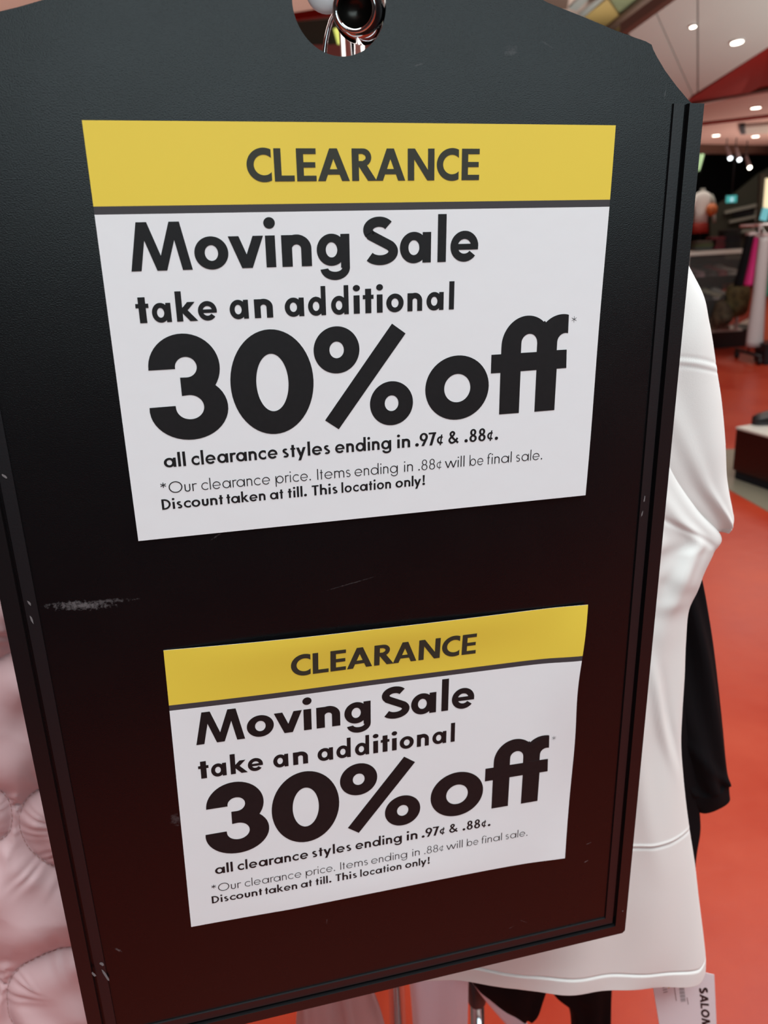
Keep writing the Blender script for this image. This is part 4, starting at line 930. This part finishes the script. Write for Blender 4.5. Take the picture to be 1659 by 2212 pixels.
garment('strap', [(985, 2080, 1040, 2070, .004), (1012, 2110, 1040, 2112, .004), (1040, 2150, 1064, 2143, .004), (1075, 2192, 1098, 2176, .004), (1105, 2225, 1130, 2200, .004), (1130, 2260, 1155, 2235, .004)], -.245, m_lav, lv, 50, 24)
pg = empty('dusty_pink_shirt', None, 'dusty pink shirt hem showing under the lower left of the board', 'shirt', mat=MB)
garment('body', [(560, 1700, 800, 1680, .014), (600, 2000, 790, 1960, .016), (640, 2150, 800, 2110, .016), (640, 2230, 825, 2190, .016), (650, 2330, 850, 2290, .016)], -.20, m_pinkgrey, pg, 60, 50, lambda u, v: .006 * math.sin(10 * u + 2 * v) + .003 * math.sin(23 * u))

# swing ticket of the white t-shirt
tk = empty('price_tag', None, 'white printed swing tag hanging under the white t-shirt hem', 'tag', mat=MB)
ZG = -.100
def card(name, pts, z, th, mat, parent):
    bm = bmesh.new(); q = [bp(x, y, z) for x, y in pts]
    a = [bm.verts.new((p.x, p.y, z)) for p in q]; b = [bm.verts.new((p.x, p.y, z - th)) for p in q]
    bm.faces.new(a); bm.faces.new(b[::-1])
    for i in range(len(q)): bm.faces.new((a[i], b[i], b[(i + 1) % len(q)], a[(i + 1) % len(q)]))
    bmesh.ops.recalc_face_normals(bm, faces=bm.faces[:]); return bset(name, bm, mat, parent)
card('card', [(1405, 2098), (1480, 2080), (1513, 2099), (1543, 2106), (1548, 2216), (1552, 2330), (1440, 2330), (1424, 2212)], ZG, .0006, m_tagc, tk)
def tagtext(txt, ox, oy, ax, ay, cap, w_, gap=.1, slant=.22, ink=m_ink):
    """text along picture direction from (ox,oy) to (ax,ay), cap height in pixels to the right of travel"""
    L = math.hypot(ax - ox, ay - oy); dx, dy = (ax - ox) / L, (ay - oy) / L; nx_, ny_ = dy, -dx    # letters' up
    shapes = word(txt, 0, L, 0, cap, w_, gap); bm = bmesh.new()
    for k, sh_ in enumerate(shapes):
        z = ZG + .0001 + 2e-5 * (k % 5)
        def mp(p): 
            x, y = p[0] - slant * p[1], -p[1]
            q = bp(ox + dx * x + nx_ * y, oy + dy * x + ny_ * y, ZG); return (q.x, q.y, z)
        if isinstance(sh_, tuple):
            A_ = [bm.verts.new(mp(p)) for p in sh_[1]]; B2 = [bm.verts.new(mp(p)) for p in sh_[2]]
            for i in range(len(A_) - 1): bm.faces.new((A_[i], A_[i + 1], B2[i + 1], B2[i]))
        else:
            fl = [bm.verts.new(mp(p)) for Lp in sh_ for p in Lp]
            for t in tessellate_polygon([[Vector((*p, 0)) for p in Lp] for Lp in sh_]):
                try: bm.faces.new([fl[i] for i in t])
                except ValueError: pass
    return bset('lettering', bm, ink, tk)
tagtext('SALOM', 1510, 2132, 1517, 2222, 18, .26, .07, slant=.16)
bm = bmesh.new()
def tick(px, py, qx, qy, wd):
    L = math.hypot(qx - px, qy - py); nx_, ny_ = -(qy - py) / L * wd / 2, (qx - px) / L * wd / 2
    v = [bp(x, y, ZG + .0002) for x, y in ((px + nx_, py + ny_), (qx + nx_, qy + ny_), (qx - nx_, qy - ny_), (px - nx_, py - ny_))]
    bm.faces.new([bm.verts.new((p.x, p.y, ZG + .0002)) for p in v])
for k in range(16): tick(1466 + k * .3, 2125 + k * 2.6, 1477 + k * .3, 2124 + k * 2.6, 1.5 if k % 3 else .8)
tick(1456, 2128, 1461, 2162, 1.6); tick(1484, 2155, 1487, 2170, 1.5)
for k in range(4): tick(1430 + k, 2129 + k * 5, 1439 + k, 2127 + k * 5, 1.8)
bset('barcode', bm, M('grey tag print', (.24, .23, .24), .5), tk)
bm = bmesh.new(); tick(1441, 2127, 1446, 2134, 5); bset('sticker', bm, M('yellow tag dot', (.6, .5, .15), .5), tk)
v, f = tube([bp(1495, 2092, ZG), bp(1470, 2040, ZG - .0), bp(1462, 2000, ZG)], .0005, 6); pyobj('tag_string', v, f, m_tagc, tk, True, world=False)

# ---------------------------------------------------------------- pink quilted jacket
jk = empty('quilted_jacket', None, 'dusty pink quilted nylon jacket with wavy stitched channels left of the board', 'jacket', mat=MB)
ZJ = -.050
seams_px = [[(-160, 1500), (-80, 1485), (0, 1453), (20, 1432), (36, 1405), (70, 1360)],
            [(330, 1730), (220, 1722), (150, 1727), (96, 1743), (60, 1760), (38, 1785), (28, 1818), (33, 1850), (50, 1882), (75, 1905), (100, 1920), (135, 1932), (200, 1950), (300, 1960)],
            [(38, 1785), (22, 1786), (12, 1795)],
            [(-60, 1735), (-20, 1752), (3, 1775), (11, 1800), (10, 1832), (0, 1852), (-40, 1880), (-120, 1900)],
            [(330, 2080), (240, 2084), (170, 2094), (110, 2108), (55, 2132), (22, 2155), (5, 2185), (2, 2215), (10, 2260), (40, 2300)],
            [(5, 2185), (-10, 2180), (-20, 2170)], [(-120, 2100), (-60, 2110), (-25, 2150), (-20, 2200), (-60, 2260)],
            [(330, 1330), (240, 1330), (150, 1345), (100, 1375), (90, 1430), (120, 1500), (180, 1540), (300, 1560)],
            [(20, 2330), (60, 2350), (200, 2380), (330, 2390)]]
seams = []
for s_ in seams_px:
    q = [bp(x, y, ZJ + .012) for x, y in s_]; q = [(p.x, p.y) for p in q]
    c = catmull(q, 24 * (len(q) - 1)); seams.append(np.array(c))
allseg = np.concatenate(seams)
nxj, nyj = 250, 400
XA, XB_, YA, YB_ = -.52, -.135, -.10, -.78
X, Y = np.meshgrid(np.linspace(XA, XB_, nxj), np.linspace(YA, YB_, nyj))
PT = np.stack([X.ravel(), Y.ravel()], 1); dmin = np.full(len(PT), 9.0); idx = np.zeros(len(PT), int)
for i0 in range(0, len(allseg), 64):
    d = np.hypot(PT[:, None, 0] - allseg[None, i0:i0 + 64, 0], PT[:, None, 1] - allseg[None, i0:i0 + 64, 1]); m_ = d.min(1); am = d.argmin(1) + i0; q = m_ < dmin; dmin[q] = m_[q]; idx[q] = am[q]
puff = .0105 * (1 - np.exp(-dmin / .011)) + .004 * np.sqrt(np.minimum(dmin, .05) / .05)
# puckers perpendicular to the stitching, fading away from it
phase = idx * 0.34
tang = np.gradient(allseg, axis=0)
puck = .00085 * np.sin(phase + 1.3 * np.sin(idx * .13)) * np.exp(-((dmin - .010) / .012) ** 2) * (.6 + .4 * np.sin(idx * .071 + 2))
wr = .0009 * np.sin(X.ravel() * 160 + Y.ravel() * 70 + 2 * np.sin(Y.ravel() * 40)) + .0010 * np.sin(X.ravel() * 90 - Y.ravel() * 130 + 1.5 * np.sin(X.ravel() * 60)) + .0016 * np.sin(X.ravel() * 35 + Y.ravel() * 52)
Z = ZJ - .012 + puff + puck + wr * np.minimum(1, dmin / .012)
vs = [(x, y, z) for (x, y), z in zip(PT, Z)]
fs = [(j * nxj + i, (j + 1) * nxj + i, (j + 1) * nxj + i + 1, j * nxj + i + 1) for j in range(nyj - 1) for i in range(nxj - 1)]
n0 = len(vs)
# padded back so that the jacket has its thickness
bx = [(XA, YA), (XB_, YA), (XB_, YB_), (XA, YB_)]
fr = pyobj('quilted_front', vs, fs, m_pink, jk, True, world=False)
md = fr.modifiers.new('padding', 'SOLIDIFY'); md.thickness = .012; md.offset = -1
# dashes of pale stitching along the lobes
bm = bmesh.new()
for s_ in (seams[1], seams[4], seams[3]):
    L = 0; k = 0; last_p = s_[0]
    acc = 0.0; on = False; start = None
    for p in s_[1:]:
        acc += math.hypot(*(p - last_p)); last_p = p
        if not on and acc > .0016: on = True; start = p; acc = 0
        elif on and acc > .0022:
            a = Vector((start[0], start[1], ZJ - .0108)); b = Vector((p[0], p[1], ZJ - .0108)); d = (b - a).normalized(); n_ = Vector((-d.y, d.x, 0)) * .00022
            q = [bm.verts.new(a - n_), bm.verts.new(b - n_), bm.verts.new(b + n_), bm.verts.new(a + n_)]
            q2 = [bm.verts.new(v.co + Vector((0, 0, .0007))) for v in q]; bm.faces.new(q2); bm.faces.new((q[0], q[1], q2[1], q2[0])); bm.faces.new((q[2], q[3], q2[3], q2[2])); on = False; acc = 0
o = bset('stitching', bm, m_thread, jk); o['kind'] = 'stuff'
hj = [( -.52, -.12, ZJ - .02), (-.40, -.06, ZJ - .02), (-.33, -.03, ZJ - .02), (-.26, -.06, ZJ - .02), (-.15, -.12, ZJ - .02)]
v, f = tube(hj, .006, 12); h_ = pyobj('hanger', v, f, m_clear, jk, True, world=False)
v, f = tube([(-.33, -.03, ZJ - .02), (-.33, .03, ZJ - .02)] + [(-.33 - .02 * math.sin(t), .05 - .02 * math.cos(t), ZJ - .02) for t in (0, .5, 1, 1.5, 2, 2.5, 3, 3.5, 4)], .0014, 10); pyobj('hook', v, f, m_chrome, h_, True, world=False)

# ================================================================== chrome garment rack holding the board
rack = empty('garment_rack', Vector((0, .86, 0)), 'chrome garment rack whose arm end pokes through the hole of the sign board', 'garment rack')
YP = .86
pp = atY(762, 100, YP); pq = atY(858, 2170, YP); pbm = pp + (pq - pp) * ((.09 - pp.z) / (pq.z - pp.z))
ptop = pp + (pp - pq) * .04
tubeobj('post', [pbm, ptop], .0125, m_chrome, rack, 40)
# arm: hollow tube end facing the viewer, swinging back to the post
e0 = MB @ Vector((*bp(766, 18, .010).xy, .010)); e1 = MB @ Vector((*bp(777, 27, -.012).xy, -.012)); e2 = MB @ Vector((*bp(786, 36, -.035).xy, -.035))
dirv = (e0 - e1).normalized()
def lathe(name, pts_r, mat, parent, n=48):
    ax = dirv.cross(Vector((0, 0, 1))).normalized(); ay = ax.cross(dirv).normalized(); v = []; f = []
    for p, r_ in pts_r:
        for k in range(n): v.append(Vector(p) + (ax * math.cos(2 * PI * k / n) + ay * math.sin(2 * PI * k / n)) * r_)
    for i in range(len(pts_r) - 1):
        for k in range(n): f.append((i * n + k, i * n + (k + 1) % n, (i + 1) * n + (k + 1) % n, (i + 1) * n + k))
    return pyobj(name, v, f, mat, parent)
sock = lathe('arm_socket', [(e0 + dirv * .0, .0085), (e0 + dirv * .0012, .0098), (e0, .0106), (e0.lerp(e1, .5), .0124), (e1, .0136), (e1.lerp(e2, .5), .0138), (e2, .0134), (e2 + (e2 - e1) * .25, .0110), (e2 + (e2 - e1) * .3, .0095)], m_chrome, rack)
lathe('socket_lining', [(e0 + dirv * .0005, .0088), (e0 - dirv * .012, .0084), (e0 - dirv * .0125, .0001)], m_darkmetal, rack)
tubeobj('arm', [e2 + (e2 - e1) * .2, e2.lerp(ptop, .3) + Vector((.004, 0, .004)), ptop + Vector((0, 0, -.010))], .0095, m_chrome, rack, 32)
tubeobj('post_cap', [ptop, ptop + Vector((0, 0, .008)), ptop + Vector((0, 0, .014))], [.0145, .0145, .008], m_chrome, rack, 32)
# second upright with its black collar
q = atY(1030, 2150, .80); uq = Vector((q.x, .80, q.z))
tubeobj('upright', [Vector((uq.x, .80, .09)), Vector((uq.x, .80, uq.z - .012))], .0098, m_chrome, rack, 28)
tubeobj('collar', [Vector((uq.x, .80, uq.z - .014)), Vector((uq.x, .80, uq.z - .010)), Vector((uq.x, .80, uq.z + .03)), Vector((uq.x, .80, uq.z + .034))], [.0105, .0125, .0125, .0105], m_blackpl, rack, 28)
for dx, dy in ((-.45, 0), (.45, 0), (0, -.0 + .45), (0, -.18)):
    tubeobj('base_bar', [pbm.copy(), Vector((pbm.x + dx, YP + dy, .09))], .013, m_chrome, rack, 16)
    tubeobj('caster', [Vector((pbm.x + dx - .012, YP + dy, .042)), Vector((pbm.x + dx + .012, YP + dy, .042))], .042, m_blackpl, rack, 20)
    tubeobj('caster_stem', [Vector((pbm.x + dx, YP + dy, .05)), Vector((pbm.x + dx, YP + dy, .09))], .006, m_chrome, rack, 10)
barline('base_bar', Vector((pbm.x, YP, .08)), Vector((uq.x, .80, .08)), .02, .02, m_chrome, rack)

# clear hanger with its wire hook seen through the hole
hg = empty('clear_hanger', None, 'clear plastic hanger with chrome wire hook seen through the board hole', 'hanger', mat=MB)
zh = -.028
hp = [bp(x, y, zh) for x, y in ((760, 5), (738, 16), (724, 28), (715, 45), (709, 65), (704, 88), (701, 110), (700, 140), (702, 200))]
v, f = tube(hp, .0013, 14); pyobj('wire_hook', v, f, m_chrome, hg, True, world=False)
bm = bmesh.new(); cpt = bp(704, -12, zh + .012); blob(bm, (cpt.x, cpt.y, zh + .012), (.0100, .0088, .003), 28); o = bset('size_disc', bm, M('white plastic', (.86, .93, .95), .3), hg, True)
bm = bmesh.new(); cpt = bp(748, -10, zh + .010); blob(bm, (cpt.x, cpt.y, zh + .010), (.0085, .0080, .003), 28); o = bset('clear_tab', bm, M('lilac clear plastic', (.55, .50, .62), .08, spec=.8, trans=.6), hg, True)
hq = [(-.20, -.11, zh), (-.13, -.07, zh), (hp[-1].x, -.015, zh), (.10, -.07, zh), (.17, -.11, zh)]
v, f = tube(hq, .005, 12); pyobj('shoulder_bar', v, f, m_clear, hg, True, world=False)
